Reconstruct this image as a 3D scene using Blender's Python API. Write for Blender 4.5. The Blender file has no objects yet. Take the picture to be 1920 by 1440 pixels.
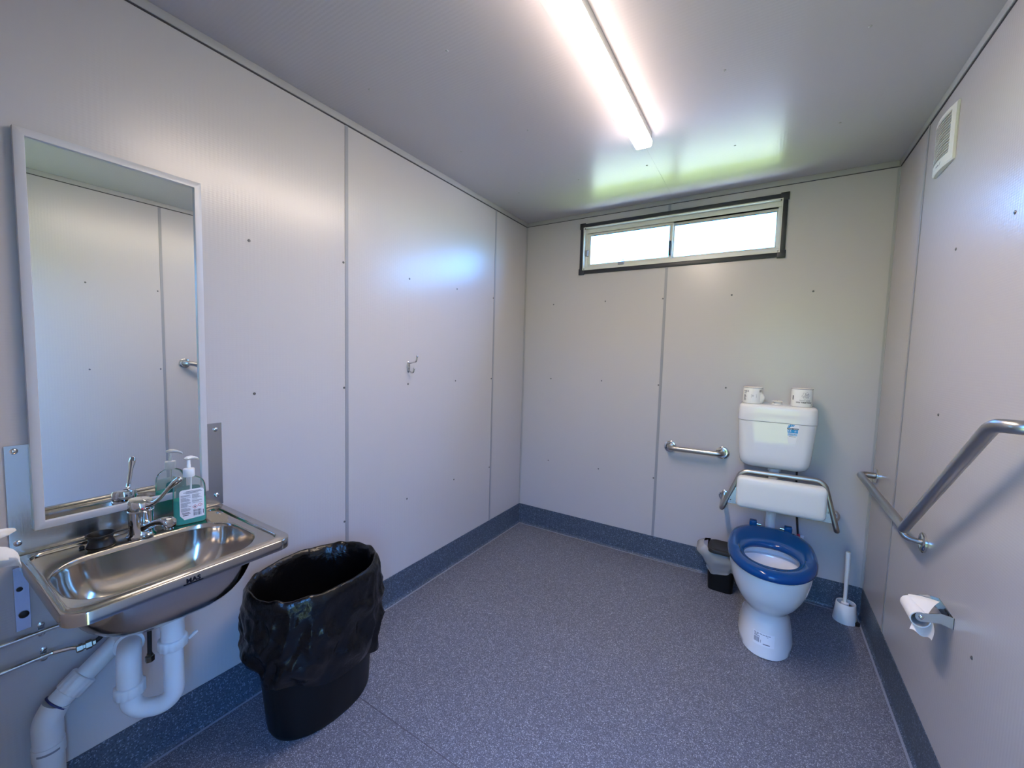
import bpy, bmesh, math, random
from mathutils import Vector, Matrix, noise
PI = math.pi
random.seed(7)
D = bpy.data
SC = bpy.context.scene
COL = SC.collection

# ------------------------------------------------------------------ camera, sky, sun, exposure
W, ZT, H = 2.180, 2.379, 2.408          # room width, underside of the ceiling trim, ceiling height
YF = -2.96                              # inner face of the front wall (behind the camera)
CAM = (1.65158, -2.83582, 1.37056)
FPX = 762.112
yaw, pitch, roll = 0.553622, -0.070269, -0.0269107
R = Matrix.Rotation(yaw, 3, 'Z') @ Matrix.Rotation(pitch, 3, 'X') @ Matrix.Rotation(roll, 3, 'Y')
cd = D.cameras.new('camera'); cam = D.objects.new('camera', cd); COL.objects.link(cam)
M = Matrix((R.col[0], R.col[2], -R.col[1])).transposed().to_4x4()
M.translation = Vector(CAM)
cam.matrix_world = M
cd.sensor_fit = 'HORIZONTAL'; cd.sensor_width = 36.0; cd.lens = FPX / 1920 * 36.0
cd.clip_start = 0.02
SC.camera = cam

SKY_STRENGTH = 2.6
SKY_TINT = (0.36, 1.02, 2.10)
SUN_STRENGTH = 125.0
LED_STRENGTH = 110.0
LED_SIDE = 1.0         # the opal sides are dimmer than the lens below
EXPOSURE = 0.0
wd = D.worlds.new('world'); SC.world = wd; wd.use_nodes = True
nt = wd.node_tree; nt.nodes.clear()
sky = nt.nodes.new('ShaderNodeTexSky'); sky.sky_type = 'NISHITA'
sky.sun_disc = False; sky.sun_elevation = math.radians(52); sky.sun_rotation = math.radians(80)
sky.air_density = 1.3; sky.dust_density = 1.2; sky.ozone_density = 1.5
bg = nt.nodes.new('ShaderNodeBackground'); bg.inputs['Strength'].default_value = SKY_STRENGTH
wo = nt.nodes.new('ShaderNodeOutputWorld')
tm = nt.nodes.new('ShaderNodeMix'); tm.data_type = 'RGBA'; tm.blend_type = 'MULTIPLY'; tm.inputs[0].default_value = 1.0; tm.inputs[7].default_value = (*SKY_TINT, 1)
nt.links.new(sky.outputs[0], tm.inputs[6]); nt.links.new(tm.outputs[2], bg.inputs[0]); nt.links.new(bg.outputs[0], wo.inputs[0])
sl = D.lights.new('sun', 'SUN'); sl.energy = SUN_STRENGTH; sl.angle = math.radians(0.6); sl.color = (1.0, 0.93, 0.78)
sun = D.objects.new('sun', sl); COL.objects.link(sun)
sun.rotation_euler = Vector((-0.62, -0.17, -0.77)).to_track_quat('-Z', 'Y').to_euler()   # along the building: it only grazes the outer window sill
vs = SC.view_settings
SC.display_settings.display_device = 'sRGB'
vs.view_transform = 'Standard'; vs.look = 'None'; vs.gamma = 1.0; vs.use_curve_mapping = False
vs.exposure = EXPOSURE

# ------------------------------------------------------------------ materials
MAT = {}
def mat(name, col, rough=0.5, metal=0.0, spec=0.5, coat=0.0, **kw):
    m = D.materials.new(name); m.use_nodes = True
    b = m.node_tree.nodes['Principled BSDF']
    b.inputs['Base Color'].default_value = (*col, 1)
    b.inputs['Roughness'].default_value = rough
    b.inputs['Metallic'].default_value = metal
    b.inputs['Specular IOR Level'].default_value = spec
    if coat:
        b.inputs['Coat Weight'].default_value = coat; b.inputs['Coat Roughness'].default_value = 0.04
    for k, v in kw.items():
        b.inputs[k].default_value = v
    MAT[name] = m
    return m
def nd(m, t, **kw):
    n = m.node_tree.nodes.new(t)
    for k, v in kw.items():
        if k.startswith('i_'):
            n.inputs[k[2:].replace('_', ' ')].default_value = v
        else:
            setattr(n, k, v)
    return n
def lk(m, a, b): m.node_tree.links.new(a, b)
def math_(m, op, a, b=None, c=None):
    n = nd(m, 'ShaderNodeMath', operation=op)
    for i, v in enumerate((a, b, c)):
        if v is None: continue
        if isinstance(v, (int, float)): n.inputs[i].default_value = v
        else: lk(m, v, n.inputs[i])
    return n.outputs[0]
def ramp(m, src, stops):
    n = nd(m, 'ShaderNodeValToRGB'); lk(m, src, n.inputs[0])
    e = n.color_ramp.elements
    while len(e) < len(stops): e.new(0.5)
    for i, (p, c) in enumerate(stops):
        e[i].position = p; e[i].color = (*c, 1)
    return n.outputs[0]
def noise_bump(m, scale, strength, dist=0.002, detail=3, kind='ShaderNodeTexNoise'):
    b = m.node_tree.nodes['Principled BSDF']
    g = nd(m, 'ShaderNodeNewGeometry')
    t = nd(m, kind); t.inputs['Scale'].default_value = scale
    if 'Detail' in t.inputs: t.inputs['Detail'].default_value = detail
    lk(m, g.outputs['Position'], t.inputs['Vector'])
    bp = nd(m, 'ShaderNodeBump'); bp.inputs['Strength'].default_value = strength; bp.inputs['Distance'].default_value = dist
    lk(m, t.outputs[0], bp.inputs['Height']); lk(m, bp.outputs[0], b.inputs['Normal'])
    return t, bp

def wall_mat(name, col, rough, strength):
    """vinyl-faced sandwich panel: semi gloss with a fine woven emboss"""
    m = mat(name, col, rough, spec=0.5)
    b = m.node_tree.nodes['Principled BSDF']
    g = nd(m, 'ShaderNodeNewGeometry')
    nz = nd(m, 'ShaderNodeTexNoise'); nz.inputs['Scale'].default_value = 6.0; nz.inputs['Detail'].default_value = 2
    lk(m, g.outputs['Position'], nz.inputs['Vector'])
    sp = nd(m, 'ShaderNodeSeparateXYZ'); lk(m, g.outputs['Position'], sp.inputs[0])
    hs = []
    for i, k in enumerate((2 * PI / 0.013, 2 * PI / 0.013, 2 * PI / 0.0075)):
        a = math_(m, 'MULTIPLY', sp.outputs[i], k)
        a = math_(m, 'ADD', a, math_(m, 'MULTIPLY', nz.outputs[0], 2.0))
        s = math_(m, 'SINE', a)
        hs.append(s)
    n3 = nd(m, 'ShaderNodeTexNoise'); n3.inputs['Scale'].default_value = 45; n3.inputs['Detail'].default_value = 2
    lk(m, g.outputs['Position'], n3.inputs['Vector'])
    h = math_(m, 'ADD', math_(m, 'ADD', hs[0], hs[1]), math_(m, 'MULTIPLY', hs[2], 0.8))
    h = math_(m, 'MULTIPLY', h, math_(m, 'MULTIPLY', n3.outputs[0], 2.0))
    n2 = nd(m, 'ShaderNodeTexNoise'); n2.inputs['Scale'].default_value = 150; n2.inputs['Detail'].default_value = 3
    lk(m, g.outputs['Position'], n2.inputs['Vector'])
    h = math_(m, 'ADD', h, math_(m, 'MULTIPLY', n2.outputs[0], 2.0))
    bp = nd(m, 'ShaderNodeBump'); bp.inputs['Strength'].default_value = strength; bp.inputs['Distance'].default_value = 0.0004
    lk(m, h, bp.inputs['Height']); lk(m, bp.outputs[0], b.inputs['Normal'])
    return m
wall_mat('wall', (0.475, 0.457, 0.468), 0.27, 0.10)
wall_mat('ceiling', (0.465, 0.435, 0.475), 0.29, 0.12)
mat('strip', (0.27, 0.28, 0.31), 0.4)
mat('trim', (0.36, 0.36, 0.37), 0.4)
mat('screw_pale', (0.42, 0.42, 0.42), 0.3, 0.3)
mat('trim_dark', (0.03, 0.03, 0.04), 0.6)
mat('screw', (0.16, 0.16, 0.17), 0.35, 0.8)
mat('core', (0.5, 0.5, 0.5), 0.7)

def speckle(name, base, light, dark, rough, scale, nl, ndk):
    m = mat(name, base, rough, spec=0.4)
    b = m.node_tree.nodes['Principled BSDF']
    g = nd(m, 'ShaderNodeNewGeometry')
    v = nd(m, 'ShaderNodeTexVoronoi'); v.inputs['Scale'].default_value = scale
    lk(m, g.outputs['Position'], v.inputs['Vector'])
    sx = nd(m, 'ShaderNodeSeparateColor'); lk(m, v.outputs['Color'], sx.inputs[0])
    c = ramp(m, sx.outputs[0], [(0.0, dark), (ndk, tuple(x * 0.8 for x in base)), (ndk + 0.25, base), (1 - nl - 0.10, tuple(x * 1.15 for x in base)), (1 - nl, light), (1.0, tuple(x * 1.5 for x in light))])
    n1 = nd(m, 'ShaderNodeTexNoise'); n1.inputs['Scale'].default_value = 1.2; n1.inputs['Detail'].default_value = 4
    lk(m, g.outputs['Position'], n1.inputs['Vector'])
    mx = nd(m, 'ShaderNodeMix', data_type='RGBA', blend_type='MULTIPLY'); mx.inputs[0].default_value = 0.22
    lk(m, c, mx.inputs[6]); lk(m, n1.outputs[0], mx.inputs[7]); lk(m, mx.outputs[2], b.inputs['Base Color'])
    bp = nd(m, 'ShaderNodeBump'); bp.inputs['Strength'].default_value = 0.35; bp.inputs['Distance'].default_value = 0.0012
    n2 = nd(m, 'ShaderNodeTexNoise'); n2.inputs['Scale'].default_value = 260; n2.inputs['Detail'].default_value = 2
    lk(m, g.outputs['Position'], n2.inputs['Vector']); lk(m, n2.outputs[0], bp.inputs['Height']); lk(m, bp.outputs[0], b.inputs['Normal'])
    return m
speckle('vinyl', (0.138, 0.145, 0.185), (0.33, 0.35, 0.40), (0.055, 0.056, 0.075), 0.45, 420, 0.10, 0.12)
speckle('skirting', (0.062, 0.085, 0.125), (0.15, 0.19, 0.26), (0.03, 0.04, 0.06), 0.40, 300, 0.08, 0.08)
mat('weld', (0.24, 0.26, 0.32), 0.45)
mat('weld_floor', (0.075, 0.075, 0.10), 0.45)

def steel(name, col, rough, sx, sy, sz, strength=0.04):
    m = mat(name, col, rough, 1.0)
    b = m.node_tree.nodes['Principled BSDF']
    g = nd(m, 'ShaderNodeNewGeometry'); mp = nd(m, 'ShaderNodeMapping'); mp.inputs['Scale'].default_value = (sx, sy, sz)
    lk(m, g.outputs['Position'], mp.inputs[0])
    t = nd(m, 'ShaderNodeTexNoise'); t.inputs['Scale'].default_value = 1.0; t.inputs['Detail'].default_value = 4
    lk(m, mp.outputs[0], t.inputs['Vector'])
    r = math_(m, 'ADD', math_(m, 'MULTIPLY', t.outputs[0], rough * 0.6), rough * 0.7); lk(m, r, b.inputs['Roughness'])
    bp = nd(m, 'ShaderNodeBump'); bp.inputs['Strength'].default_value = strength; bp.inputs['Distance'].default_value = 0.0005
    lk(m, t.outputs[0], bp.inputs['Height']); lk(m, bp.outputs[0], b.inputs['Normal'])
    return m
steel('basin_steel', (0.50, 0.465, 0.42), 0.13, 300, 12, 300, 0.04)
steel('plate_steel', (0.60, 0.62, 0.64), 0.22, 400, 400, 8, 0.05)
steel('rail_steel', (0.45, 0.44, 0.43), 0.33, 60, 60, 60, 0.05)
mat('polished', (0.72, 0.73, 0.72), 0.12, 1.0)
mat('chrome', (0.62, 0.62, 0.63), 0.05, 1.0)
mat('brass', (0.30, 0.25, 0.20), 0.3, 1.0)
mat('mirror_glass', (0.86, 0.90, 0.91), 0.0, 1.0)
mat('mirror_frame', (0.52, 0.52, 0.545), 0.35)
mat('alu_pale', (0.66, 0.66, 0.60), 0.35)
mat('win_black', (0.022, 0.025, 0.035), 0.45)
mat('black_plastic', (0.004, 0.004, 0.0045), 0.42, spec=0.25)
mat('rubber', (0.008, 0.008, 0.009), 0.45)
mat('bin_grey', (0.018, 0.017, 0.017), 0.5, spec=0.3)
mat('ceramic', (0.80, 0.80, 0.80), 0.09, spec=0.5, coat=0.6)
mat('cistern_plastic', (0.74, 0.74, 0.74), 0.07, spec=0.45)
mat('white_plastic', (0.74, 0.75, 0.76), 0.35)
mat('pvc', (0.66, 0.66, 0.67), 0.35)
mat('pad_vinyl', (0.74, 0.74, 0.72), 0.42)
mat('seat_blue', (0.001, 0.048, 0.20), 0.12, spec=0.3)
mat('paper', (0.82, 0.80, 0.77), 0.9, spec=0.1)
mat('paper_wrap', (0.78, 0.78, 0.76), 0.6)
mat('card', (0.45, 0.42, 0.38), 0.9)
mat('ink', (0.008, 0.008, 0.015), 0.8, spec=0.1)
mat('ink_grey', (0.22, 0.22, 0.25), 0.7)
mat('ink_red', (0.55, 0.04, 0.06), 0.6)
mat('sticker_white', (0.82, 0.82, 0.84), 0.4)
mat('sticker_blue', (0.012, 0.28, 0.62), 0.4)
mat('sticker_pale', (0.35, 0.58, 0.80), 0.4)
mat('sticker_dark', (0.015, 0.03, 0.06), 0.4)
mat('red_plastic', (0.45, 0.02, 0.04), 0.4)
mat('blue_seal', (0.01, 0.015, 0.12), 0.4)
mat('lamp_body', (0.55, 0.55, 0.55), 0.4)
mat('water', (0.55, 0.58, 0.62), 0.02)
mat('fan_plastic', (0.70, 0.71, 0.67), 0.4)
mat('grass', (0.20, 0.255, 0.055), 0.9, spec=0.1)
mat('grass_dark', (0.085, 0.115, 0.04), 0.9, spec=0.1)
mat('leaves', (0.16, 0.21, 0.05), 0.8, spec=0.2)
mat('gravel', (0.55, 0.52, 0.46), 0.9, spec=0.1)
noise_bump(MAT['pad_vinyl'], 900, 0.10, 0.0006)
noise_bump(MAT['paper'], 220, 0.35, 0.001)
noise_bump(MAT['grass'], 40, 1.0, 0.05)
noise_bump(MAT['leaves'], 14, 1.0, 0.12)
noise_bump(MAT['gravel'], 60, 1.0, 0.02)
noise_bump(MAT['black_plastic'], 1400, 0.25, 0.0004)
m = mat('liner', (0.0025, 0.0025, 0.003), 0.26, spec=0.38)
noise_bump(m, 34, 0.5, 0.010, 4)
m = mat('label_teal', (0.01, 0.16, 0.16), 0.4)
# lamp diffuser
m = D.materials.new('diffuser'); m.use_nodes = True; MAT['diffuser'] = m
nt = m.node_tree; nt.nodes.clear()
em = nt.nodes.new('ShaderNodeEmission'); em.inputs[0].default_value = (1.0, 0.825, 0.675, 1); 
lw = nt.nodes.new('ShaderNodeNewGeometry'); sz = nt.nodes.new('ShaderNodeSeparateXYZ'); nt.links.new(lw.outputs['Normal'], sz.inputs[0])
ab = nt.nodes.new('ShaderNodeMath'); ab.operation = 'ABSOLUTE'; nt.links.new(sz.outputs[2], ab.inputs[0])
mr = nt.nodes.new('ShaderNodeMapRange'); pw = nt.nodes.new('ShaderNodeMath'); pw.operation = 'POWER'; pw.inputs[1].default_value = 1.0; nt.links.new(ab.outputs[0], pw.inputs[0]); nt.links.new(pw.outputs[0], mr.inputs[0]); mr.inputs[3].default_value = LED_SIDE; mr.inputs[4].default_value = LED_STRENGTH
nt.links.new(mr.outputs[0], em.inputs[1])
o = nt.nodes.new('ShaderNodeOutputMaterial'); nt.links.new(em.outputs[0], o.inputs[0])
def thin(name, tint, gloss, rough=0.03, extra=None, fac=0.0, through=0.4):
    """thin transparent sheet: clear film with a mirror-like surface"""
    m = D.materials.new(name); m.use_nodes = True; MAT[name] = m
    nt = m.node_tree; nt.nodes.clear()
    t = nt.nodes.new('ShaderNodeBsdfTransparent'); t.inputs[0].default_value = (*tint, 1)
    g = nt.nodes.new('ShaderNodeBsdfGlossy'); g.inputs['Roughness'].default_value = rough
    f = nt.nodes.new('ShaderNodeLayerWeight'); f.inputs[0].default_value = gloss
    mx = nt.nodes.new('ShaderNodeMixShader'); o = nt.nodes.new('ShaderNodeOutputMaterial')
    nt.links.new(f.outputs['Fresnel'], mx.inputs[0]); nt.links.new(g.outputs[0], mx.inputs[2])
    if extra:
        d = nt.nodes.new('ShaderNodeBsdfDiffuse'); d.inputs[0].default_value = (*extra, 1)
        tr = nt.nodes.new('ShaderNodeBsdfTranslucent'); tr.inputs[0].default_value = (*extra, 1)
        ad = nt.nodes.new('ShaderNodeMixShader'); ad.inputs[0].default_value = through
        nt.links.new(d.outputs[0], ad.inputs[1]); nt.links.new(tr.outputs[0], ad.inputs[2])
        m2 = nt.nodes.new('ShaderNodeMixShader'); m2.inputs[0].default_value = fac
        nt.links.new(t.outputs[0], m2.inputs[1]); nt.links.new(ad.outputs[0], m2.inputs[2]); nt.links.new(m2.outputs[0], mx.inputs[1])
    else:
        nt.links.new(t.outputs[0], mx.inputs[1])
    nt.links.new(mx.outputs[0], o.inputs[0])
    return m
thin('pane', (0.97, 0.98, 0.97), 0.10, 0.03, (0.92, 0.92, 0.88), 0.05, 0.95)     # lightly obscured glass
thin('bottle_clear', (0.95, 0.97, 0.96), 0.16, 0.03, (0.80, 0.84, 0.82), 0.14)
thin('soap_liquid', (0.05, 0.60, 0.50), 0.10, 0.02, (0.0, 0.66, 0.52), 0.92)
thin('bag_film', (0.95, 0.96, 0.97), 0.30, 0.12, (0.90, 0.91, 0.93), 0.45)

# ------------------------------------------------------------------ helpers
ORG = {}
def tag(o, label=None, cat=None, group=None, kind=None):
    if label: o['label'] = label
    if cat: o['category'] = cat
    if group: o['group'] = group
    if kind: o['kind'] = kind
    return o
def empty(name, loc, label=None, cat=None, group=None, kind=None):
    o = D.objects.new(name, None); COL.objects.link(o); o.location = loc
    o.empty_display_size = 0.05
    ORG[o.name] = Vector(loc)
    return tag(o, label, cat, group, kind)
def obj(name, bm, m, parent=None, smooth=True, angle=38, label=None, **kw):
    """link a bmesh given in world coordinates as one mesh object under parent"""
    bmesh.ops.remove_doubles(bm, verts=bm.verts, dist=1e-6)
    bmesh.ops.recalc_face_normals(bm, faces=bm.faces)
    if smooth:
        for f in bm.faces: f.smooth = True
        for e in bm.edges:
            if len(e.link_faces) == 2 and e.calc_face_angle(0) > math.radians(angle): e.smooth = False
    me = D.meshes.new(name)
    og = ORG[parent.name] if parent is not None else Vector((0, 0, 0))
    bmesh.ops.translate(bm, verts=bm.verts, vec=-og)
    bm.to_mesh(me); bm.free()
    me.materials.append(MAT[m] if isinstance(m, str) else m)
    o = D.objects.new(name, me); COL.objects.link(o)
    if parent is not None: o.parent = parent
    ORG[o.name] = og
    if label: o['label'] = label
    tag(o, None, kw.get('cat'), kw.get('group'), kw.get('kind'))
    return o
def solo(name, bm, m, base, label, cat, group=None):
    """a top-level thing that is one mesh with its origin at base"""
    e = D.objects.new('tmp', None); ORG['tmp'] = Vector(base)
    o = obj(name, bm, m, None)
    for v in o.data.vertices: v.co -= Vector(base)
    o.location = base; ORG[o.name] = Vector(base)
    D.objects.remove(e)
    return tag(o, label, cat, group)
def nb(): return bmesh.new()
def box(bm, lo, hi, bev=0.0, seg=2, rot=None, piv=None):
    lo = Vector(lo); hi = Vector(hi); c = (lo + hi) / 2; s = hi - lo
    r = bmesh.ops.create_cube(bm, size=1.0)
    vs = r['verts']
    bmesh.ops.scale(bm, vec=s, verts=vs); bmesh.ops.translate(bm, vec=c, verts=vs)
    if bev:
        es = list({e for v in vs for e in v.link_edges})
        rr = bmesh.ops.bevel(bm, geom=es, offset=bev, segments=seg, affect='EDGES', profile=0.5)
        vs = list({v for f in rr['faces'] for v in f.verts} | {v for v in vs if v.is_valid})
    if rot is not None:
        bmesh.ops.rotate(bm, cent=Vector(piv) if piv else c, matrix=rot, verts=vs)
    return vs
def loft(bm, rings, cap0=True, cap1=True, closed=True):
    vr = [[bm.verts.new(p) for p in r] for r in rings]
    n = len(vr[0])
    for a, b in zip(vr, vr[1:]):
        for i in range(n if closed else n - 1):
            j = (i + 1) % n
            try: bm.faces.new((a[i], a[j], b[j], b[i]))
            except ValueError: pass
    if cap0: bm.faces.new(list(reversed(vr[0])))
    if cap1: bm.faces.new(vr[-1])
    return vr
def fillet(pts, rad, seg=8):
    pts = [Vector(p) for p in pts]; out = [pts[0]]
    for i in range(1, len(pts) - 1):
        a, b, c = pts[i - 1], pts[i], pts[i + 1]
        r = rad[i] if isinstance(rad, (list, tuple)) else rad
        u = (a - b).normalized(); v = (c - b).normalized()
        ang = u.angle(v)
        if r <= 0 or ang > PI - 0.02: out.append(b); continue
        t = min(r / math.tan(ang / 2), (a - b).length * 0.49, (c - b).length * 0.49)
        rr = t * math.tan(ang / 2)
        cen = b + (u + v).normalized() * (rr / math.sin(ang / 2))
        p0 = b + u * t; p1 = b + v * t
        e0 = (p0 - cen); e1 = (p1 - cen); tot = e0.angle(e1); ax = e0.cross(e1).normalized()
        for k in range(seg + 1):
            out.append(cen + Matrix.Rotation(tot * k / seg, 3, ax) @ e0)
    out.append(pts[-1])
    return out
def tube(bm, path, r, n=16, caps=True):
    path = [Vector(p) for p in path]
    rs = r if isinstance(r, (list, tuple)) else [r] * len(path)
    tg = []
    for i in range(len(path)):
        a = path[max(i - 1, 0)]; b = path[min(i + 1, len(path) - 1)]
        tg.append((b - a).normalized())
    up = Vector((0, 0, 1)) if abs(tg[0].z) < 0.9 else Vector((1, 0, 0))
    nrm = tg[0].cross(up).normalized()
    rings = []
    for i, p in enumerate(path):
        if i:
            q = tg[i - 1].rotation_difference(tg[i]); nrm = (q @ nrm)
            nrm = (nrm - tg[i] * nrm.dot(tg[i])).normalized()
        bn = tg[i].cross(nrm)
        rings.append([p + (nrm * math.cos(2 * PI * k / n) + bn * math.sin(2 * PI * k / n)) * rs[i] for k in range(n)])
    return loft(bm, rings, caps, caps)
def lathe(bm, prof, o, axis=(0, 0, 1), n=32, cap=True):
    """prof: (radius, height along axis)"""
    q = Vector((0, 0, 1)).rotation_difference(Vector(axis).normalized())
    rings = [[Vector(o) + q @ Vector((max(r, 1e-5) * math.cos(2 * PI * k / n), max(r, 1e-5) * math.sin(2 * PI * k / n), h)) for k in range(n)] for r, h in prof]
    return loft(bm, rings, cap, cap)
def cyl(bm, a, b, r, n=20): return tube(bm, [a, b], r, n)
def rrect(cx, cy, hx, hy, r, z, k=8, s=6):
    """rounded rectangle ring in the xy plane, r one radius or four (x+y+, x-y+, x-y-, x+y-)"""
    rs = r if isinstance(r, (list, tuple)) else [r] * 4
    cs = [(1, 1, 0), (-1, 1, PI / 2), (-1, -1, PI), (1, -1, 1.5 * PI)]
    arcs = []
    for (sx, sy, a0), rr in zip(cs, rs):
        ox = cx + sx * (hx - rr); oy = cy + sy * (hy - rr)
        arcs.append([Vector((ox + rr * math.cos(a0 + PI / 2 * i / k), oy + rr * math.sin(a0 + PI / 2 * i / k), z)) for i in range(k + 1)])
    out = []
    for i, a in enumerate(arcs):
        out += a
        b = arcs[(i + 1) % 4][0]
        for j in range(1, s): out.append(a[-1].lerp(b, j / s))
    return out
def egg(cx, y0, hx, hf, hb, z, n=48, pf=2.0, pb=2.0):
    """oval ring: front half (towards -y) hf long, back half hb long"""
    out = []
    for i in range(n):
        t = 2 * PI * i / n; c, s = math.cos(t), math.sin(t)
        p = pb if s > 0 else pf
        out.append(Vector((cx + hx * math.copysign(abs(c) ** (2 / p), c), y0 + (hb if s > 0 else hf) * math.copysign(abs(s) ** (2 / p), s), z)))
    return out
def text_shape(s, size, bold=0.0, shear=0.0, align='LEFT', spacing=1.0):
    cu = D.curves.new('t', 'FONT'); cu.body = s; cu.size = size; cu.offset = bold; cu.shear = shear; cu.align_x = align
    cu.space_character = spacing; cu.resolution_u = 3
    o = D.objects.new('t', cu); COL.objects.link(o)
    bpy.context.view_layer.update()
    me = D.meshes.new_from_object(o.evaluated_get(bpy.context.evaluated_depsgraph_get()))
    vs = [(v.co.x, v.co.y) for v in me.vertices]; fs = [list(p.vertices) for p in me.polygons]
    D.objects.remove(o); D.curves.remove(cu); D.meshes.remove(me)
    return vs, fs
def add_flat(bm, shape, fn):
    vs, fs = shape
    v = [bm.verts.new(fn(x, y)) for x, y in vs]
    for f in fs:
        try: bm.faces.new([v[i] for i in f])
        except ValueError: pass
def quad(bm, fn, x0, y0, x1, y1, n=1):
    for i in range(n):
        a = x0 + (x1 - x0) * i / n; b = x0 + (x1 - x0) * (i + 1) / n
        bm.faces.new([bm.verts.new(fn(x, y)) for x, y in ((a, y0), (b, y0), (b, y1), (a, y1))])
def poly(bm, fn, pts): bm.faces.new([bm.verts.new(fn(x, y)) for x, y in pts])
def outline(bm, fn, pts, w):
    n = len(pts)
    for i in range(n):
        a = Vector((*pts[i], 0)); b = Vector((*pts[(i + 1) % n], 0))
        d = (b - a).normalized(); q = Vector((-d.y, d.x, 0)) * w / 2
        poly(bm, fn, [tuple((a - q).xy), tuple((b - q).xy), tuple((b + q).xy), tuple((a + q).xy)])

# ------------------------------------------------------------------ the room
T = 0.012                       # thickness of the facing panels
JL = [0.0, -0.438, -1.638, -2.838, YF]
def side_wall(name, x, sgn, joints, screws):
    bm = nb(); box(bm, (min(x + sgn * T, x + sgn * 0.075), YF - 0.075, -0.05), (max(x + sgn * T, x + sgn * 0.075), 0.075, H + 0.08))
    wl = obj(name, bm, 'core', None, smooth=False, kind='structure')
    js = joints
    for a, b in zip(js, js[1:]):
        bm = nb(); box(bm, (min(x, x + sgn * T), b + 0.001, 0.0), (max(x, x + sgn * T), a - 0.001, H))
        obj('panel', bm, 'wall', wl, smooth=False)
    for y in js[1:-1]:
        bm = nb(); box(bm, (min(x, x - sgn * 0.002), y - 0.002, 0.150), (max(x, x - sgn * 0.002), y + 0.015, ZT - 0.002), 0.0006, 1)
        obj('joint_strip', bm, 'strip', wl, smooth=False)
    for y, z in screws:
        bm = nb(); lathe(bm, [(0.0052, 0), (0.0052, 0.0012), (0.0035, 0.0026), (0.0018, 0.0026), (0.0012, 0.0014)], (x, y, z), (-sgn, 0, 0), 10)
        obj('screw', bm, 'screw', wl)
    return wl
side_wall('wall_left', 0.0, -1, JL, [(-2.046, 1.769), (-2.037, 1.198), (-1.648, 1.771), (-1.646, 1.2), (-1.645, 0.561), (-1.242, 1.767), (-0.844, 1.773), (-1.247, 1.199), (-0.844, 1.201), (-1.247, 0.556), (-0.843, 0.565), (-0.445, 1.77), (-0.448, 1.201), (-0.449, 0.557)])
side_wall('wall_right', W, 1, [0.0, -0.430, -1.630, -2.830, YF], [(-1.235, 1.775), (-0.853, 1.77), (-0.846, 1.203), (-1.269, 0.582), (-2.022, 1.772), (-2.02, 1.202), (-1.648, 1.77), (-1.646, 1.2)])
# back wall with the window opening
WX0, WX1, WZ0, WZ1 = 0.482, 1.688, 2.002, 2.306
bm = nb()
for lo, hi in (((-0.075, T, -0.05), (WX0, 0.075, H + 0.08)), ((WX1, T, -0.05), (W + 0.075, 0.075, H + 0.08)), ((WX0, T, -0.05), (WX1, 0.075, WZ0)), ((WX0, T, WZ1), (WX1, 0.075, H + 0.08))):
    box(bm, lo, hi)
wb = obj('wall_back', bm, 'core', None, smooth=False, kind='structure')
XJ = 1.064
for a, b, h0, h1 in ((0.0, XJ, WX0, XJ), (XJ, W, XJ, WX1)):
    bm = nb(); a1 = a + (0.001 if a else 0); b1 = b - (0.001 if b == XJ else 0)
    h0 = max(h0, a1); h1 = min(h1, b1)
    if h0 > a1: box(bm, (a1, 0, 0), (h0, T, H))
    if h1 < b1: box(bm, (h1, 0, 0), (b1, T, H))
    box(bm, (h0, 0, 0), (h1, T, WZ0)); box(bm, (h0, 0, WZ1), (h1, T, H))
    obj('panel', bm, 'wall', wb, smooth=False)
for z0, z1 in ((0.150, 1.974), (2.334, ZT - 0.002)):
    bm = nb(); box(bm, (XJ - 0.004, -0.002, z0), (XJ + 0.013, 0, z1), 0.0006, 1); obj('joint_strip', bm, 'strip', wb, smooth=False)
for x, z in [(0.254, 1.767), (0.662, 1.773), (0.252, 1.199), (0.659, 1.205), (0.253, 0.556), (0.663, 0.558), (1.055, 1.772), (1.055, 1.198), (1.054, 0.562), (1.457, 1.774), (1.859, 1.773), (1.457, 1.206)]:
    bm = nb(); lathe(bm, [(0.0052, 0), (0.0052, 0.0012), (0.0035, 0.0026), (0.0018, 0.0026), (0.0012, 0.0014)], (x, 0, z), (0, -1, 0), 10); obj('screw', bm, 'screw', wb)
# front wall behind the camera with the open doorway
DX0, DX1, DZ = 1.46, 2.13, 2.06
bm = nb()
for lo, hi in (((0, YF - 0.075, -0.05), (DX0, YF, H + 0.08)), ((DX1, YF - 0.075, -0.05), (W, YF, H + 0.08)), ((DX0, YF - 0.075, DZ), (DX1, YF, H + 0.08))):
    box(bm, lo, hi)
obj('wall_front', bm, 'wall', None, smooth=False, kind='structure')
d1 = empty('door_1', (DX0, YF, 0), kind='structure')
bm = nb(); box(bm, (DX0, YF - 0.09, 0), (DX0 + 0.035, YF + 0.01, DZ), 0.003); obj('jamb', bm, 'alu_pale', d1)
bm = nb(); box(bm, (DX1 - 0.035, YF - 0.09, 0), (DX1, YF + 0.01, DZ), 0.003); obj('jamb', bm, 'alu_pale', d1)
bm = nb(); box(bm, (DX0 + 0.035, YF - 0.09, DZ - 0.035), (DX1 - 0.035, YF + 0.01, DZ), 0.003); obj('head', bm, 'alu_pale', d1)
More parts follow.
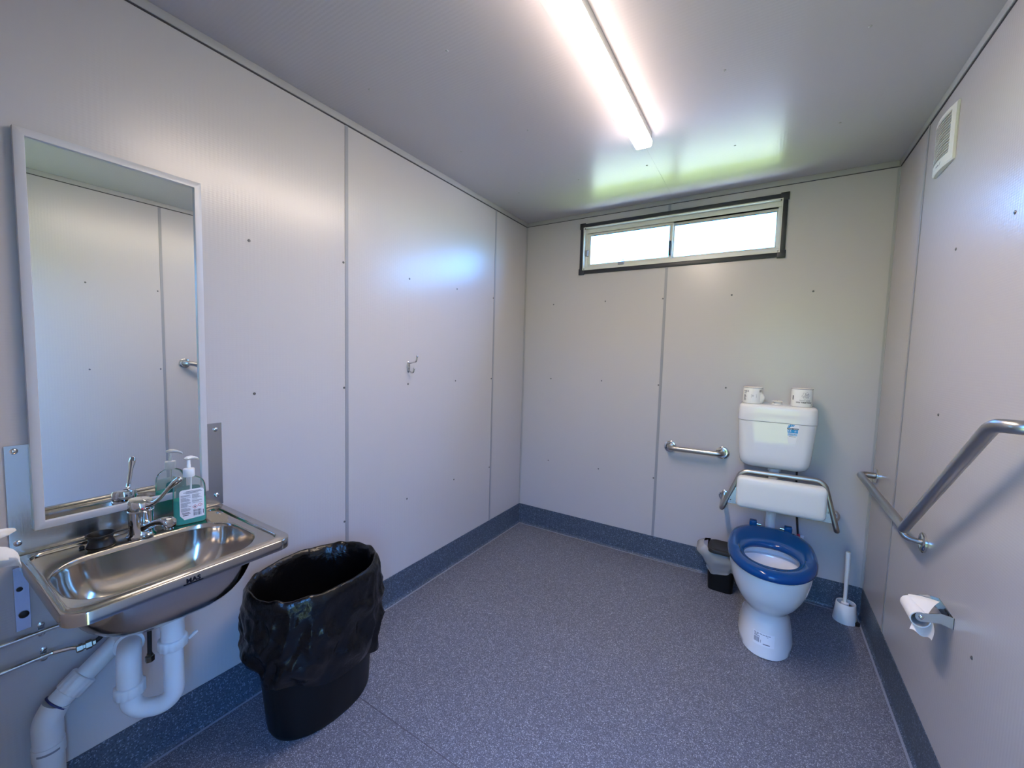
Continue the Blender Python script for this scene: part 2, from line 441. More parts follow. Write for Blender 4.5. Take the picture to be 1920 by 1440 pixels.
# floor: two vinyl sheets with a welded seam
YS = -1.842
bm = nb(); box(bm, (-0.075, YF - 0.075, -0.10), (W + 0.075, 0.075, -0.05)); fl = obj('floor', bm, 'core', None, smooth=False, kind='structure')
bm = nb(); box(bm, (0, YS + 0.002, -0.05), (W, 0, 0)); obj('vinyl_sheet', bm, 'vinyl', fl, smooth=False)
bm = nb(); box(bm, (0, YF - 0.075, -0.05), (W, YS - 0.002, 0)); obj('vinyl_sheet', bm, 'vinyl', fl, smooth=False)
bm = nb(); box(bm, (0.02, YS - 0.002, -0.05), (W - 0.02, YS + 0.002, -0.0006)); obj('weld_seam', bm, 'weld_floor', fl, smooth=False)
# ceiling: two panels and a cover strip in line with the back wall joint
bm = nb(); box(bm, (0, YF, H + T), (W, 0, H + 0.08)); ce = obj('ceiling', bm, 'core', None, smooth=False, kind='structure')
XC = 1.060
bm = nb(); box(bm, (0, YF, H), (XC - 0.001, 0, H + T)); obj('panel', bm, 'ceiling', ce, smooth=False)
bm = nb(); box(bm, (XC + 0.001, YF, H), (W, 0, H + T)); obj('panel', bm, 'ceiling', ce, smooth=False)
bm = nb(); box(bm, (XC - 0.032, YF, H - 0.0012), (XC + 0.032, -0.006, H), 0.0004, 1); obj('joint_strip', bm, 'ceiling', ce, smooth=False)
for x, y in [(0.661, -1.717), (0.255, -1.711), (0.661, -1.154), (0.264, -1.147), (0.662, -0.553), (1.468, -1.149), (1.468, -0.554), (1.866, -1.147), (1.866, -0.554), (1.052, -0.548), (0.255, -0.553)]:
    bm = nb(); lathe(bm, [(0.0052, 0), (0.0052, 0.0012), (0.0035, 0.0026), (0.0018, 0.0026), (0.0012, 0.0014)], (x, y, H - (0.0012 if abs(x - XC) < 0.03 else 0)), (0, 0, -1), 10); obj('screw', bm, 'screw_pale', ce)
# ceiling trims with a thin near-black strip under them, and corner angles
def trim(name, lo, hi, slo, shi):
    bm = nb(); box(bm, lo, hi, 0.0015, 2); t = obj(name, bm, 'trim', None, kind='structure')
    bm = nb(); box(bm, slo, shi); obj('dark_strip', bm, 'trim_dark', t, smooth=False)
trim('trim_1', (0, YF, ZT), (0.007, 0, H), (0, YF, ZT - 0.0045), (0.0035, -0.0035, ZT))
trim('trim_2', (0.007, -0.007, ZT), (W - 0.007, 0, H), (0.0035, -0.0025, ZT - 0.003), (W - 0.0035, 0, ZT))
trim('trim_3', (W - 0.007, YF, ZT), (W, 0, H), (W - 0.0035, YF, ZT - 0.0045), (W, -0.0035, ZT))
for nm, x, s in (('trim_4', 0.0, 1), ('trim_5', W, -1)):
    bm = nb()
    box(bm, (min(x, x + s * 0.011), -0.0022, 0.155), (max(x, x + s * 0.011), 0, ZT - 0.003))
    box(bm, (min(x, x + s * 0.0022), -0.011, 0.155), (max(x, x + s * 0.0022), -0.0022, ZT - 0.003))
    obj(nm, bm, 'trim', None, smooth=False, kind='structure')
# coved skirting
B = 0.1575
prof = [(0.0, B), (0.0032, B), (0.0034, B - 0.002), (0.0034, 0.020)] + [(0.0034 + 0.016 * (1 - math.cos(a)), 0.0006 + 0.0194 * (1 - math.sin(a))) for a in [PI / 12 * i for i in range(1, 7)]] + [(0.0194, 0.0), (0.0, 0.0)]
def skirt(name, fn, l0, l1):
    bm = nb(); loft(bm, [[fn(d, z, l) for d, z in prof] for l in (l0, l1)])
    s = obj(name, bm, 'skirting', None, kind='structure', angle=50)
    bm = nb(); loft(bm, [[fn(d, z, l) for d, z in ((0.0150, 0.0006), (0.0150, 0.0022), (0.0225, 0.0012), (0.0225, 0.0002))] for l in (l0, l1)])
    obj('weld_line', bm, 'weld', s, smooth=False)
skirt('baseboard_left', lambda d, z, l: Vector((d, l, z)), YF, -0.0034)
skirt('baseboard_back', lambda d, z, l: Vector((l, -d, z)), 0.0034, W - 0.0034)
skirt('baseboard_right', lambda d, z, l: Vector((W - d, l, z)), YF, -0.0034)
# ------------------------------------------------------------------ window
w1 = empty('window_1', (1.085, 0, WZ0), kind='structure')
ox0, ox1, oz0, oz1, bw = 0.458, 1.712, 1.976, 2.332, 0.026
def bar(nm, lo, hi, m, par=w1, bev=0.0015): 
    b = nb(); box(b, lo, hi, bev); return obj(nm, b, m, par)
bar('outer_trim', (ox0 + bw, -0.010, oz1 - bw), (ox1 - bw, 0, oz1), 'win_black'); bar('outer_trim', (ox0 + bw, -0.010, oz0), (ox1 - bw, 0, oz0 + bw), 'win_black')
bar('outer_trim', (ox0, -0.010, oz0 + bw), (ox0 + bw, 0, oz1 - bw), 'win_black'); bar('outer_trim', (ox1 - bw, -0.010, oz0 + bw), (ox1, 0, oz1 - bw), 'win_black')
for x0, z0 in ((ox0 - 0.005, oz0 - 0.005), (ox1 - 0.037, oz0 - 0.005), (ox0 - 0.005, oz1 - 0.037), (ox1 - 0.037, oz1 - 0.037)):
    bar('corner_block', (x0, -0.0125, z0), (x0 + 0.042, -0.0002, z0 + 0.042), 'win_black')
# reveal lining
fr = nb()
for lo, hi in (((WX0, -0.013, WZ1 - 0.006), (WX1, 0.075, WZ1)), ((WX0, -0.013, WZ0), (WX1, 0.075, WZ0 + 0.006)), ((WX0, -0.013, WZ0 + 0.006), (WX0 + 0.006, 0.075, WZ1 - 0.006)), ((WX1 - 0.006, -0.013, WZ0 + 0.006), (WX1, 0.075, WZ1 - 0.006))):
    box(fr, lo, hi)
obj('reveal', fr, 'alu_pale', w1, smooth=False)
a0, a1, c0, c1 = WX0 + 0.006, WX1 - 0.006, WZ0 + 0.006, WZ1 - 0.006
fr = nb()
for lo, hi in (((a0, 0.022, c1 - 0.030), (a1, 0.072, c1)), ((a0, 0.022, c0), (a1, 0.072, c0 + 0.026)), ((a0, 0.022, c0 + 0.026), (a0 + 0.014, 0.072, c1 - 0.030)), ((a1 - 0.014, 0.022, c0 + 0.026), (a1, 0.072, c1 - 0.030))):
    box(fr, lo, hi, 0.001, 1)
obj('frame', fr, 'alu_pale', w1)
def sash(x0, x1, y, st_l, st_r):
    z0, z1 = c0 + 0.020, c1 - 0.024
    b = nb()
    for lo, hi in (((x0, y, z1 - 0.022), (x1, y + 0.018, z1)), ((x0, y, z0), (x1, y + 0.018, z0 + 0.022)), ((x0, y, z0 + 0.022), (x0 + st_l, y + 0.018, z1 - 0.022)), ((x1 - st_r, y, z0 + 0.022), (x1, y + 0.018, z1 - 0.022))):
        box(b, lo, hi, 0.0012, 1)
    s = obj('sash', b, 'alu_pale', w1)
    b = nb(); box(b, (x0 + st_l - 0.004, y + 0.007, z0 + 0.018), (x1 - st_r + 0.004, y + 0.011, z1 - 0.018)); obj('pane', b, 'pane', s, smooth=False)
    return s
s1 = sash(a0 + 0.012, 1.090, 0.030, 0.024, 0.022)
s2 = sash(1.072, a1 - 0.010, 0.050, 0.026, 0.012)
bm = nb(); box(bm, (1.070, 0.016, 2.056), (1.084, 0.032, 2.150), 0.004, 3); obj('pull_handle', bm, 'black_plastic', s1, label='dark pull handle on the middle stile')
bm = nb(); box(bm, (a0 + 0.002, 0.012, 2.108), (a0 + 0.022, 0.032, 2.150), 0.001); obj('catch', bm, 'strip', w1)
bm = nb(); box(bm, (0.735, 0.014, c0 + 0.018), (0.775, 0.032, c0 + 0.036), 0.002); tube(bm, fillet([(0.762, 0.022, c0 + 0.034), (0.762, 0.022, c0 + 0.052), (0.775, 0.022, c0 + 0.052), (0.775, 0.022, c0 + 0.040)], 0.004, 4), 0.0018, 8); obj('latch', bm, 'strip', w1)
# ground outside
bm = nb(); box(bm, (-9, 2.0, -0.75), (12, 6.8, -0.45)); obj('lawn', bm, 'grass', None, smooth=False, kind='structure')
bm = nb(); box(bm, (-30, 6.8, -0.75), (32, 40, -0.46)); box(bm, (-9, 0.08, -0.75), (12, 2.0, -0.44)); obj('gravel_yard', bm, 'gravel', None, smooth=False, kind='structure')
bm = nb(); box(bm, (-30, -30, -0.75), (32, YF - 0.3, -0.40)); obj('front_lawn', bm, 'grass_dark', None, smooth=False, kind='structure')
bm = nb()           # hedge across the yard, opposite the doorway
nx_, nz_ = 90, 22
pv = [(0.0, -0.40)] + [(0.9 + 0.5 * math.sin(PI * k / nz_), -0.40 + 3.1 * k / nz_) for k in range(nz_ + 1)] + [(0.0, 2.75)]
loft(bm, [[Vector((-14 + 32 * i / nx_, -9.6 + d + 0.35 * noise.noise(Vector((i * 0.45, d * 2, z * 1.4))) + 0.15 * noise.noise(Vector((i * 1.7, 7, z * 4.0))), z + (0.35 * noise.noise(Vector((i * 0.3, 3.3, 0))) if z > 1.5 else 0))) for d, z in pv] for i in range(nx_ + 1)])
obj('hedge', bm, 'leaves', None, smooth=False, kind='structure')

# ------------------------------------------------------------------ ceiling lamp
LX0, LX1, LY0, LY1 = 1.079, 1.151, -2.066, -0.862
t = empty('ceiling_light', ((LX0 + LX1) / 2, (LY0 + LY1) / 2, H), 'long white batten lamp glowing on the grey ceiling', 'lamp')
bm = nb(); box(bm, (LX0, LY0, H - 0.032), (LX1, LY1, H - 0.0012), 0.002); obj('body', bm, 'lamp_body', t)
bm = nb()
pr_ = [(LX0 + 0.002, H - 0.032), (LX0 - 0.001, H - 0.036), (LX0 - 0.001, H - 0.050)] + [(LX0 - 0.001 + 0.012 * (1 - math.cos(a)), H - 0.050 - 0.012 * math.sin(a)) for a in [PI / 8 * i for i in range(1, 5)]]
pr_ = pr_ + [(LX0 + LX1 - x, z) for x, z in reversed(pr_)]
loft(bm, [[Vector((x, y, z)) for x, z in pr_] for y in (LY0 - 0.001, LY1 + 0.001)])
obj('diffuser', bm, 'diffuser', t, label='glowing white diffuser')

# ------------------------------------------------------------------ mirror
my0, my1, mz0, mz1, mw = -2.604, -2.203, 0.868, 1.913, 0.0195
t = empty('wall_mirror', (0, (my0 + my1) / 2, mz0), 'tall framed mirror hung above the steel basin', 'mirror')
fr = nb()
def mit(o4, i4, x0, x1):
    b = fr
    vs = {}
    for k, (p, x) in enumerate([(p, x) for p in (o4, i4) for x in (x0, x1)]): vs[k] = [b.verts.new((x, y, z)) for y, z in p]
    for a, c in ((1, 3), (3, 2), (2, 0), (0, 1)):
        for i in range(4):
            j = (i + 1) % 4
            b.faces.new((vs[a][i], vs[a][j], vs[c][j], vs[c][i]))
rc = lambda d: [(my0 + d, mz0 + d), (my1 - d, mz0 + d), (my1 - d, mz1 - d), (my0 + d, mz1 - d)]
mit(rc(0), rc(mw), 0.004, 0.022)
bmesh.ops.bevel(fr, geom=[e for e in fr.edges if all(v.co.x > 0.02 for v in e.verts)], offset=0.001, segments=1, affect='EDGES')
obj('frame', fr, 'mirror_frame', t, label='white mitred frame')
bm = nb(); box(bm, (0.006, my0 + mw - 0.004, mz0 + mw - 0.004), (0.0145, my1 - mw + 0.004, mz1 - mw + 0.004)); obj('glass', bm, 'mirror_glass', t, smooth=False)

# ------------------------------------------------------------------ basin
BY, BZ = -2.395, 0.805
bx0, bx1, bhy = 0.003, 0.466, 0.240
bcx, bhx = (bx0 + bx1) / 2, (bx1 - bx0) / 2
basin = empty('wash_basin', (0, BY, BZ), 'stainless steel hand basin with splashback fixed to the left wall', 'basin')
def dk(inset, z, rf=0.045, rb=0.004):
    if inset < 0.02:
        return rrect(bcx, BY, bhx - inset, bhy - inset, [rf - inset * 0.4, rb, rb, rf - inset * 0.4], z)
    k = inset / 0.033
    x0, x1, y0, y1 = bx0 + 0.030 * k, bx1 - 0.033 * k, BY - bhy + 0.0165 * k, BY + bhy - 0.034 * k
    return rrect((x0 + x1) / 2, (y0 + y1) / 2, (x1 - x0) / 2, (y1 - y0) / 2, [0.03, 0.03, 0.03, 0.03], z)
def bw_(s, z, off=0.0):
    l = lambda a, b: a + (b - a) * s
    return rrect(0.272, BY - 0.002 - 0.014 * s, l(0.024, 0.150) + off, l(0.024, 0.2010) + off, l(0.0239, 0.105) + off, z)
def bowl_z(s, depth): return BZ - 0.008 - depth * (1 - s ** 2.7) ** (1 / 1.9)
SS = [0.0, 0.10, 0.25, 0.40, 0.52, 0.63, 0.72, 0.80, 0.86, 0.91, 0.95, 0.98, 0.995, 1.0]
rings = [bw_(0.0, BZ - 0.185)] + [bw_(s, bowl_z(s, 0.165)) for s in SS]
rings += [bw_(1.0, BZ - 0.0066, 0.0015), bw_(1.0, BZ - 0.0058, 0.005)]
rings += [dk(0.0330, BZ - 0.0056), dk(0.0310, BZ - 0.0050), dk(0.0290, BZ + 0.0008), dk(0.0275, BZ + 0.0022), dk(0.0255, BZ + 0.0020), dk(0.0235, BZ + 0.0003), dk(0.006, BZ), dk(0.003, BZ - 0.0006), dk(0.0008, BZ - 0.0024), dk(0.0, BZ - 0.005), dk(0.0, BZ - 0.030)]
rings += [dk(0.0018, BZ - 0.030), dk(0.0020, BZ - 0.008)]
rings += [bw_(1.0, BZ - 0.0085, 0.010), bw_(1.0, BZ - 0.012, 0.004)] + [bw_(s, bowl_z(s, 0.165) - 0.003, 0.002) for s in reversed(SS[:-1])] + [bw_(0.0, BZ - 0.185, 0.002)]
bm = nb(); loft(bm, rings, False, False)
bo = obj('bowl', bm, 'basin_steel', basin, angle=50)
bm = nb(); cyl(bm, (0.272, BY - 0.002, BZ - 0.176), (0.272, BY - 0.002, BZ - 0.172), 0.023, 24); obj('drain_grate', bm, 'chrome', basin)
# splashback
bm = nb(); box(bm, (0.0004, -2.6465, BZ - 0.001), (0.0030, -2.1515, 1.1015), 0.0006, 1)
for i in range(6):       # small fold where plate meets deck
    pass
sp_ = obj('splashback', bm, 'plate_steel', basin, label='brushed steel plate on the wall behind the mirror')
for y, z in ((-2.630, 1.086), (-2.632, 0.840), (-2.171, 1.079), (-2.172, 0.840)):
    bm = nb(); lathe(bm, [(0.008, 0), (0.008, 0.001), (0.006, 0.003), (0.003, 0.0042), (0.0005, 0.0045)], (0.003, y, z), (1, 0, 0), 14); obj('rivet', bm, 'chrome', sp_)
bm = nb(); box(bm, (0.0004, -2.644, 0.600), (0.0045, -2.6165, 0.775), 0.0008, 1); bk = obj('bracket', bm, 'plate_steel', basin, label='steel bracket strip under the left end')
bm = nb(); lathe(bm, [(0.0095, 0), (0.0095, 0.003), (0.006, 0.0055), (0.001, 0.006)], (0.0045, -2.629, 0.643), (1, 0, 0), 14); obj('bolt', bm, 'rubber', bk)
bm = nb(); lathe(bm, [(0.006, 0), (0.006, 0.002), (0.001, 0.003)], (0.0045, -2.634, 0.715), (1, 0, 0), 10); obj('bolt', bm, 'rubber', bk)
bm = nb()
fn = lambda x, y: Vector((bx1 + 0.0012, -2.4135 + x, BZ - 0.0205 + y))
add_flat(bm, text_shape('MAS', 0.0145, 0.0007, 0, 'CENTER', 1.15), fn); quad(bm, fn, -0.0205, -0.0045, 0.0205, -0.0022)
obj('maker_mark', bm, 'ink', basin, smooth=False, label='black printed lettering on the rim')

# ------------------------------------------------------------------ mixer tap
TX, TY = 0.084, -2.404
t = empty('basin_mixer_tap', (TX, TY, BZ - 0.0052), 'chrome lever mixer tap standing on the steel basin', 'tap')
z0 = BZ - 0.0052
bm = nb(); lathe(bm, [(0.035, 0), (0.035, 0.004), (0.031, 0.008), (0.0295, 0.012), (0.0295, 0.074), (0.0315, 0.075), (0.0315, 0.078), (0.0295, 0.079), (0.029, 0.080)], (TX, TY, z0), (0, 0, 1), 32); obj('body', bm, 'chrome', t)
bm = nb()
rg = []
for k, (r, h, sl) in enumerate([(0.0290, 0.080, 0), (0.0300, 0.083, 0), (0.0300, 0.092, 0.05), (0.0295, 0.104, 0.20), (0.0270, 0.1085, 0.22), (0.014, 0.1095, 0.2), (0.0005, 0.110, 0)]):
    rg.append([Vector((TX + r * math.cos(2 * PI * i / 32), TY + r * math.sin(2 * PI * i / 32), z0 + h + sl * (r * math.cos(2 * PI * i / 32) * -0.55 - r * math.sin(2 * PI * i / 32) * 0.35) )) for i in range(32)])
loft(bm, rg, True, True)
hd = obj('lever', bm, 'chrome', t, label='long curved lever handle')
bm = nb()
A = Vector((TX + 0.012, TY + 0.006, z0 + 0.094)); E_ = Vector((0.205, -2.349, 0.979))
dirx = (E_ - A); 
pth = []
for i in range(15):
    u = i / 14
    p = A.lerp(E_, u); p.z += -0.012 * math.sin(PI * u) - 0.006 * math.sin(2 * PI * u)
    pth.append(p)
rr = [0.016, 0.013, 0.0105, 0.008, 0.0065, 0.0058, 0.0054, 0.0052, 0.0052, 0.0055, 0.006, 0.007, 0.0085, 0.0095, 0.0085]
tube(bm, pth, rr, 14)
bmesh.ops.create_uvsphere(bm, u_segments=14, v_segments=10, radius=0.0088, matrix=Matrix.Translation(E_ + dirx.normalized() * 0.001))
obj('lever_arm', bm, 'chrome', hd)
bm = nb(); bmesh.ops.create_uvsphere(bm, u_segments=10, v_segments=8, radius=0.0032, matrix=Matrix.Translation((TX + 0.0285, TY - 0.004, z0 + 0.088))); obj('hot_mark', bm, 'ink_red', hd, label='red hot-water dot')
# spout
bm = nb()
sd = Vector((0.95, 0.26, 0)).normalized()
side = Vector((-sd.y, sd.x, 0))
rings = []
for u, h, wv, th in ((0.012, 0.026, 0.018, 0.014), (0.034, 0.030, 0.0165, 0.012), (0.055, 0.043, 0.0155, 0.0105), (0.080, 0.054, 0.015, 0.010), (0.100, 0.058, 0.0155, 0.0115), (0.116, 0.057, 0.016, 0.0125), (0.124, 0.0545, 0.0155, 0.0125), (0.127, 0.051, 0.013, 0.010)):
    c = Vector((TX, TY, z0 + h)) + sd * u
    rings.append([c + side * wv * math.copysign(abs(math.cos(a)) ** 0.6, math.cos(a)) + Vector((0, 0, 1)) * th * math.copysign(abs(math.sin(a)) ** 0.6, math.sin(a)) for a in [2 * PI * i / 20 for i in range(20)]])
loft(bm, rings); obj('spout', bm, 'chrome', t)
bm = nb(); c = Vector((TX, TY, z0 + 0.048)) + sd * 0.115; lathe(bm, [(0.011, 0), (0.011, -0.012), (0.009, -0.012), (0.009, -0.004), (0.0005, -0.004)], c, (0, 0, 1), 20); obj('aerator', bm, 'polished', t)

# ------------------------------------------------------------------ rubber plug
bm = nb()
px, py = 0.072, -2.490
lathe(bm, [(0.0300, 0), (0.0310, 0.002), (0.0265, 0.013), (0.0255, 0.018), (0.0280, 0.025), (0.0315, 0.029), (0.0315, 0.033), (0.0285, 0.033), (0.0255, 0.027), (0.023, 0.010), (0.0005, 0.009)], (px, py, z0), (0, 0, 1), 28)
plug = solo('basin_plug', bm, 'rubber', (px, py, z0), 'black rubber plug lying on the basin deck left of the tap', 'plug')
bm = nb(); lathe(bm, [(0.004, 0), (0.006, 0.002), (0.006, 0.006), (0.003, 0.009), (0.0005, 0.009)], (px - 0.006, py - 0.037, z0), (0, 0, 1), 12); obj('tab', bm, 'rubber', plug)

# ------------------------------------------------------------------ soap bottle
SX, SY = 0.088, -2.283
phi = math.radians(-14)
ex = Vector((-math.sin(phi), math.cos(phi), 0)); ey = Vector((math.cos(phi), math.sin(phi), 0))   # ex: width, ey: front normal
bt = empty('soap_bottle', (SX, SY, z0), 'clear pump bottle half full of teal hand wash on the basin', 'bottle')
def brg(hw, hd, r, h):
    return [Vector((SX, SY, z0 + h)) + ex * v.x + ey * v.y for v in rrect(0, 0, hw, hd, r, 0, 6, 3)]
bpf = [(0.036, 0.018, 0.014, 0.0), (0.041, 0.0225, 0.019, 0.003), (0.043, 0.0245, 0.021, 0.010), (0.0435, 0.025, 0.022, 0.05), (0.0425, 0.025, 0.022, 0.105), (0.041, 0.0245, 0.021, 0.122), (0.036, 0.023, 0.0205, 0.136), (0.027, 0.020, 0.0185, 0.145), (0.017, 0.0155, 0.0152, 0.150), (0.0125, 0.0125, 0.0124, 0.152), (0.0125, 0.0125, 0.0124, 0.166)]
bm = nb(); loft(bm, [brg(*p) for p in bpf], True, True); bs = obj('bottle_shell', bm, 'bottle_clear', bt)
sh = lambda p, d, h=None: (p[0] - d, p[1] - d, max(p[2] - d, 0.004), p[3] if h is None else h)
lv = 0.080
bm = nb(); loft(bm, [brg(*sh(p, 0.0016, max(p[3], 0.0016))) for p in bpf[:4]] + [brg(*sh((0.0427, 0.025, 0.022, 0), 0.0016, lv))], True, True); obj('liquid', bm, 'soap_liquid', bt, label='teal liquid soap')
bm = nb(); c = Vector((SX, SY, z0))
lathe(bm, [(0.0150, 0.152), (0.0155, 0.153), (0.0155, 0.174), (0.0145, 0.1775), (0.008, 0.179), (0.0055, 0.180), (0.0055, 0.190), (0.0048, 0.191), (0.0048, 0.206), (0.003, 0.207)], c, (0, 0, 1), 24)
obj('pump_collar', bm, 'white_plastic', bt)
bm = nb(); hdv = (ex * -0.35 + ey * 0.94).normalized()
hdv = (ex * 0.80 - ey * 0.60).normalized()
rings = []
for u, h, wv, th in ((-0.012, 0.211, 0.003, 0.002), (-0.009, 0.2115, 0.0085, 0.0045), (0.0, 0.2125, 0.0105, 0.006), (0.010, 0.212, 0.0085, 0.0055), (0.020, 0.209, 0.006, 0.0045), (0.030, 0.204, 0.0045, 0.0038), (0.034, 0.2005, 0.004, 0.003)):
    cc = Vector((SX, SY, z0 + h)) + hdv * u; sv = Vector((-hdv.y, hdv.x, 0))
    rings.append([cc + sv * wv * math.cos(a) + Vector((0, 0, th * math.sin(a))) for a in [2 * PI * i / 14 for i in range(14)]])
loft(bm, rings); obj('pump_head', bm, 'white_plastic', bt)
bm = nb(); cyl(bm, c + Vector((0, 0, 0.004)), c + Vector((0.004, 0.004, 0.152)), 0.0028, 10); obj('dip_tube', bm, 'white_plastic', bt)
def lab(x, y, d): return Vector((SX, SY, z0)) + ex * x + ey * (0.0251 + d - 0.000 * x * x) + Vector((0, 0, y))
LP = [(-0.017, 0.018), (0.0345, 0.022), (0.0345, 0.108), (0.032, 0.113), (0.026, 0.1155), (-0.020, 0.1155), (-0.0255, 0.113), (-0.028, 0.108), (-0.028, 0.034)]
bm = nb(); poly(bm, lambda x, y: lab(x, y, 0.0006), LP); lb = obj('label', bm, 'sticker_white', bt, smooth=False, label='white back label with fine print')
bm = nb(); f2 = lambda x, y: lab(x, y, 0.0010)
y = 0.110
random.seed(3)
for i, (xa, xb) in enumerate(((-0.012, 0.026), (-0.018, 0.030), (-0.012, 0.020))): quad(bm, f2, xa, y - 0.0018, xb, y); y -= 0.0032
for col in ((-0.025, 0.0005), (0.0035, 0.029)):
    y = 0.098
    while y > (0.044 if col[0] < 0 else 0.068):
        if random.random() > 0.14: quad(bm, f2, col[0], y - 0.0010, col[1] - random.random() ** 3 * 0.012, y)
        y -= 0.0020
obj('fine_print', bm, 'ink_grey', lb, smooth=False, kind='stuff')
bm = nb()
for i in range(16):
    w_ = random.choice((0.0004, 0.0008)); x = 0.0065 + i * 0.00125; quad(bm, f2, x, 0.027, x + w_, 0.038); quad(bm, f2, x, 0.0395, x + w_, 0.047)
poly(bm, f2, [(0.0085, 0.0555), (0.0105, 0.0535), (0.0125, 0.0555), (0.0105, 0.0595)]); quad(bm, f2, 0.0232, 0.0588, 0.0242, 0.0625); quad(bm, f2, 0.0232, 0.0568, 0.0242, 0.0580)
quad(bm, f2, -0.023, 0.040, -0.004, 0.0415); quad(bm, f2, -0.022, 0.0365, -0.001, 0.038); quad(bm, f2, -0.021, 0.0315, -0.006, 0.0335); quad(bm, f2, 0.031, 0.030, 0.0325, 0.044)
obj('barcode_print', bm, 'ink', lb, smooth=False, kind='stuff')
bm = nb()
for cx_, cy_, s_ in ((0.0105, 0.0562, 0.0062), (0.0237, 0.0598, 0.0058)): outline(bm, f2, [(cx_ - s_, cy_), (cx_, cy_ - s_), (cx_ + s_, cy_), (cx_, cy_ + s_)], 0.0011)
obj('hazard_diamond', bm, 'ink_red', lb, smooth=False)
bm = nb(); fb = lambda x, y: Vector((SX, SY, z0)) + ex * x - ey * 0.0256 + Vector((0, 0, y))
poly(bm, fb, [(-0.032, 0.105), (-0.028, 0.112), (-0.018, 0.115), (0.018, 0.115), (0.028, 0.112), (0.032, 0.105), (0.032, 0.062), (0.015, 0.070), (0.0, 0.071), (-0.018, 0.066), (-0.032, 0.055)])
obj('front_label', bm, 'label_teal', bt, smooth=False, label='dark teal front label seen in the mirror')

# ------------------------------------------------------------------ paper towels at the left edge of the picture
pt = empty('towel_dispenser', (0, -2.86, 0.86), 'white wall dispenser left of the basin, mostly out of view', 'dispenser')
bm = nb(); box(bm, (0.0005, -2.99, 0.80), (0.105, -2.735, 1.12), 0.012, 3); obj('body', bm, 'white_plastic', pt)
def towel(nm, label, pts, th, ph):
    bm = nb(); nx = len(pts); rows = 9
    g = []
    for i, (y, zt, zb, x) in enumerate(pts):
        row = []
        for j in range(rows):
            v = j / (rows - 1); z = zt + (zb - zt) * v
            xx = x + 0.018 * math.sin(v * PI) + 0.006 * math.sin(i * 1.3 + j * 0.9 + ph) 
            row.append(Vector((xx, y, z)))
        g.append(row)
    loft(bm, g, False, False, closed=False)
    r = bmesh.ops.solidify(bm, geom=bm.faces[:], thickness=th)
    return solo(nm, bm, 'paper', (pts[0][3], pts[0][0], pts[0][2]), label, 'paper towel', 'folded paper towels')
towel('paper_towel', 'upper pointed white paper towel corner left of the basin', [(-2.735, 0.945, 0.905, 0.10), (-2.70, 0.932, 0.893, 0.105), (-2.675, 0.921, 0.893, 0.11), (-2.660, 0.917, 0.900, 0.11), (-2.652, 0.915, 0.908, 0.11), (-2.648, 0.914, 0.912, 0.11)], 0.002, 0)
towel('paper_towel', 'lower rounded white paper towel drooping left of the basin', [(-2.735, 0.895, 0.828, 0.105), (-2.70, 0.888, 0.826, 0.115), (-2.678, 0.881, 0.8255, 0.12), (-2.664, 0.874, 0.825, 0.12), (-2.654, 0.866, 0.8245, 0.12), (-2.648, 0.856, 0.822, 0.12), (-2.645, 0.843, 0.814, 0.12)], 0.004, 1)

# ------------------------------------------------------------------ waste trap and pipes under the basin
tr = empty('waste_trap', (0.06, -2.60, 0), 'white plastic waste trap and drain pipe under the basin', 'pipe')
DXP, DYP = 0.272, BY - 0.002
def nut(name, a, b, r, n=14, par=tr, m='pvc'):
    """ribbed coupling nut from a to b"""
    bm = nb(); a = Vector(a); b = Vector(b); ax = (b - a).normalized()
    q = Vector((0, 0, 1)).rotation_difference(ax); L = (b - a).length
    rg = []
    for h, k in ((0, 0.93), (0.002, 1.0), (L - 0.002, 1.0), (L, 0.93)):
        rg.append([a + q @ Vector(((r * k - (0.0022 if i % 4 in (0,) else 0)) * math.cos(2 * PI * i / (n * 4)), (r * k - (0.0022 if i % 4 in (0,) else 0)) * math.sin(2 * PI * i / (n * 4)), h)) for i in range(n * 4)])
    loft(bm, rg); return obj(name, bm, m, par, angle=60)
bm = nb(); lathe(bm, [(0.033, BZ - 0.187), (0.033, BZ - 0.200), (0.027, BZ - 0.203), (0.027, BZ - 0.262), (0.0005, BZ - 0.262)], (DXP, DYP, 0), (0, 0, 1), 28); obj('tailpiece', bm, 'pvc', tr)
nut('coupling_nut', (DXP, DYP, 0.548), (DXP, DYP, 0.520), 0.034)
bm = nb(); box(bm, (DXP - 0.004, DYP + 0.034, 0.524), (DXP + 0.004, DYP + 0.060, 0.532), 0.002, rot=Matrix.Rotation(0.5, 3, 'X')); obj('lug', bm, 'pvc', tr)
UX, UY = 0.205, -2.475
ub = fillet([(DXP, DYP, 0.545), (DXP, DYP, 0.352), (UX, UY, 0.352), (UX, UY, 0.430)], 0.048, 10)
bm = nb(); tube(bm, ub, 0.0235, 24); obj('u_bend', bm, 'pvc', tr)
nut('coupling_nut', (UX, UY, 0.402), (UX, UY, 0.432), 0.034)
oe = fillet([(UX, UY, 0.430), (UX, UY, 0.512), (0.055, -2.430, 0.505)], 0.036, 10)
bm = nb(); tube(bm, oe, 0.027, 24); obj('outlet_elbow', bm, 'pvc', tr)
bm = nb(); d_ = (oe[-1] - oe[-2]).normalized(); c = Vector((0.142, -2.457, 0.509)); lathe(bm, [(0.0275, -0.004), (0.034, -0.003), (0.034, 0.004), (0.0275, 0.006)], c, d_, 28); obj('collar', bm, 'pvc', tr)
sl_ = fillet([(0.075, -2.437, 0.506), (0.055, -2.455, 0.490), (0.055, -2.570, 0.398)], 0.02, 6)
bm = nb(); tube(bm, sl_, 0.0245, 24); obj('sloping_pipe', bm, 'pvc', tr)
u_ = (Vector(sl_[-1]) - Vector(sl_[-2])).normalized(); e_ = Vector(sl_[-1])
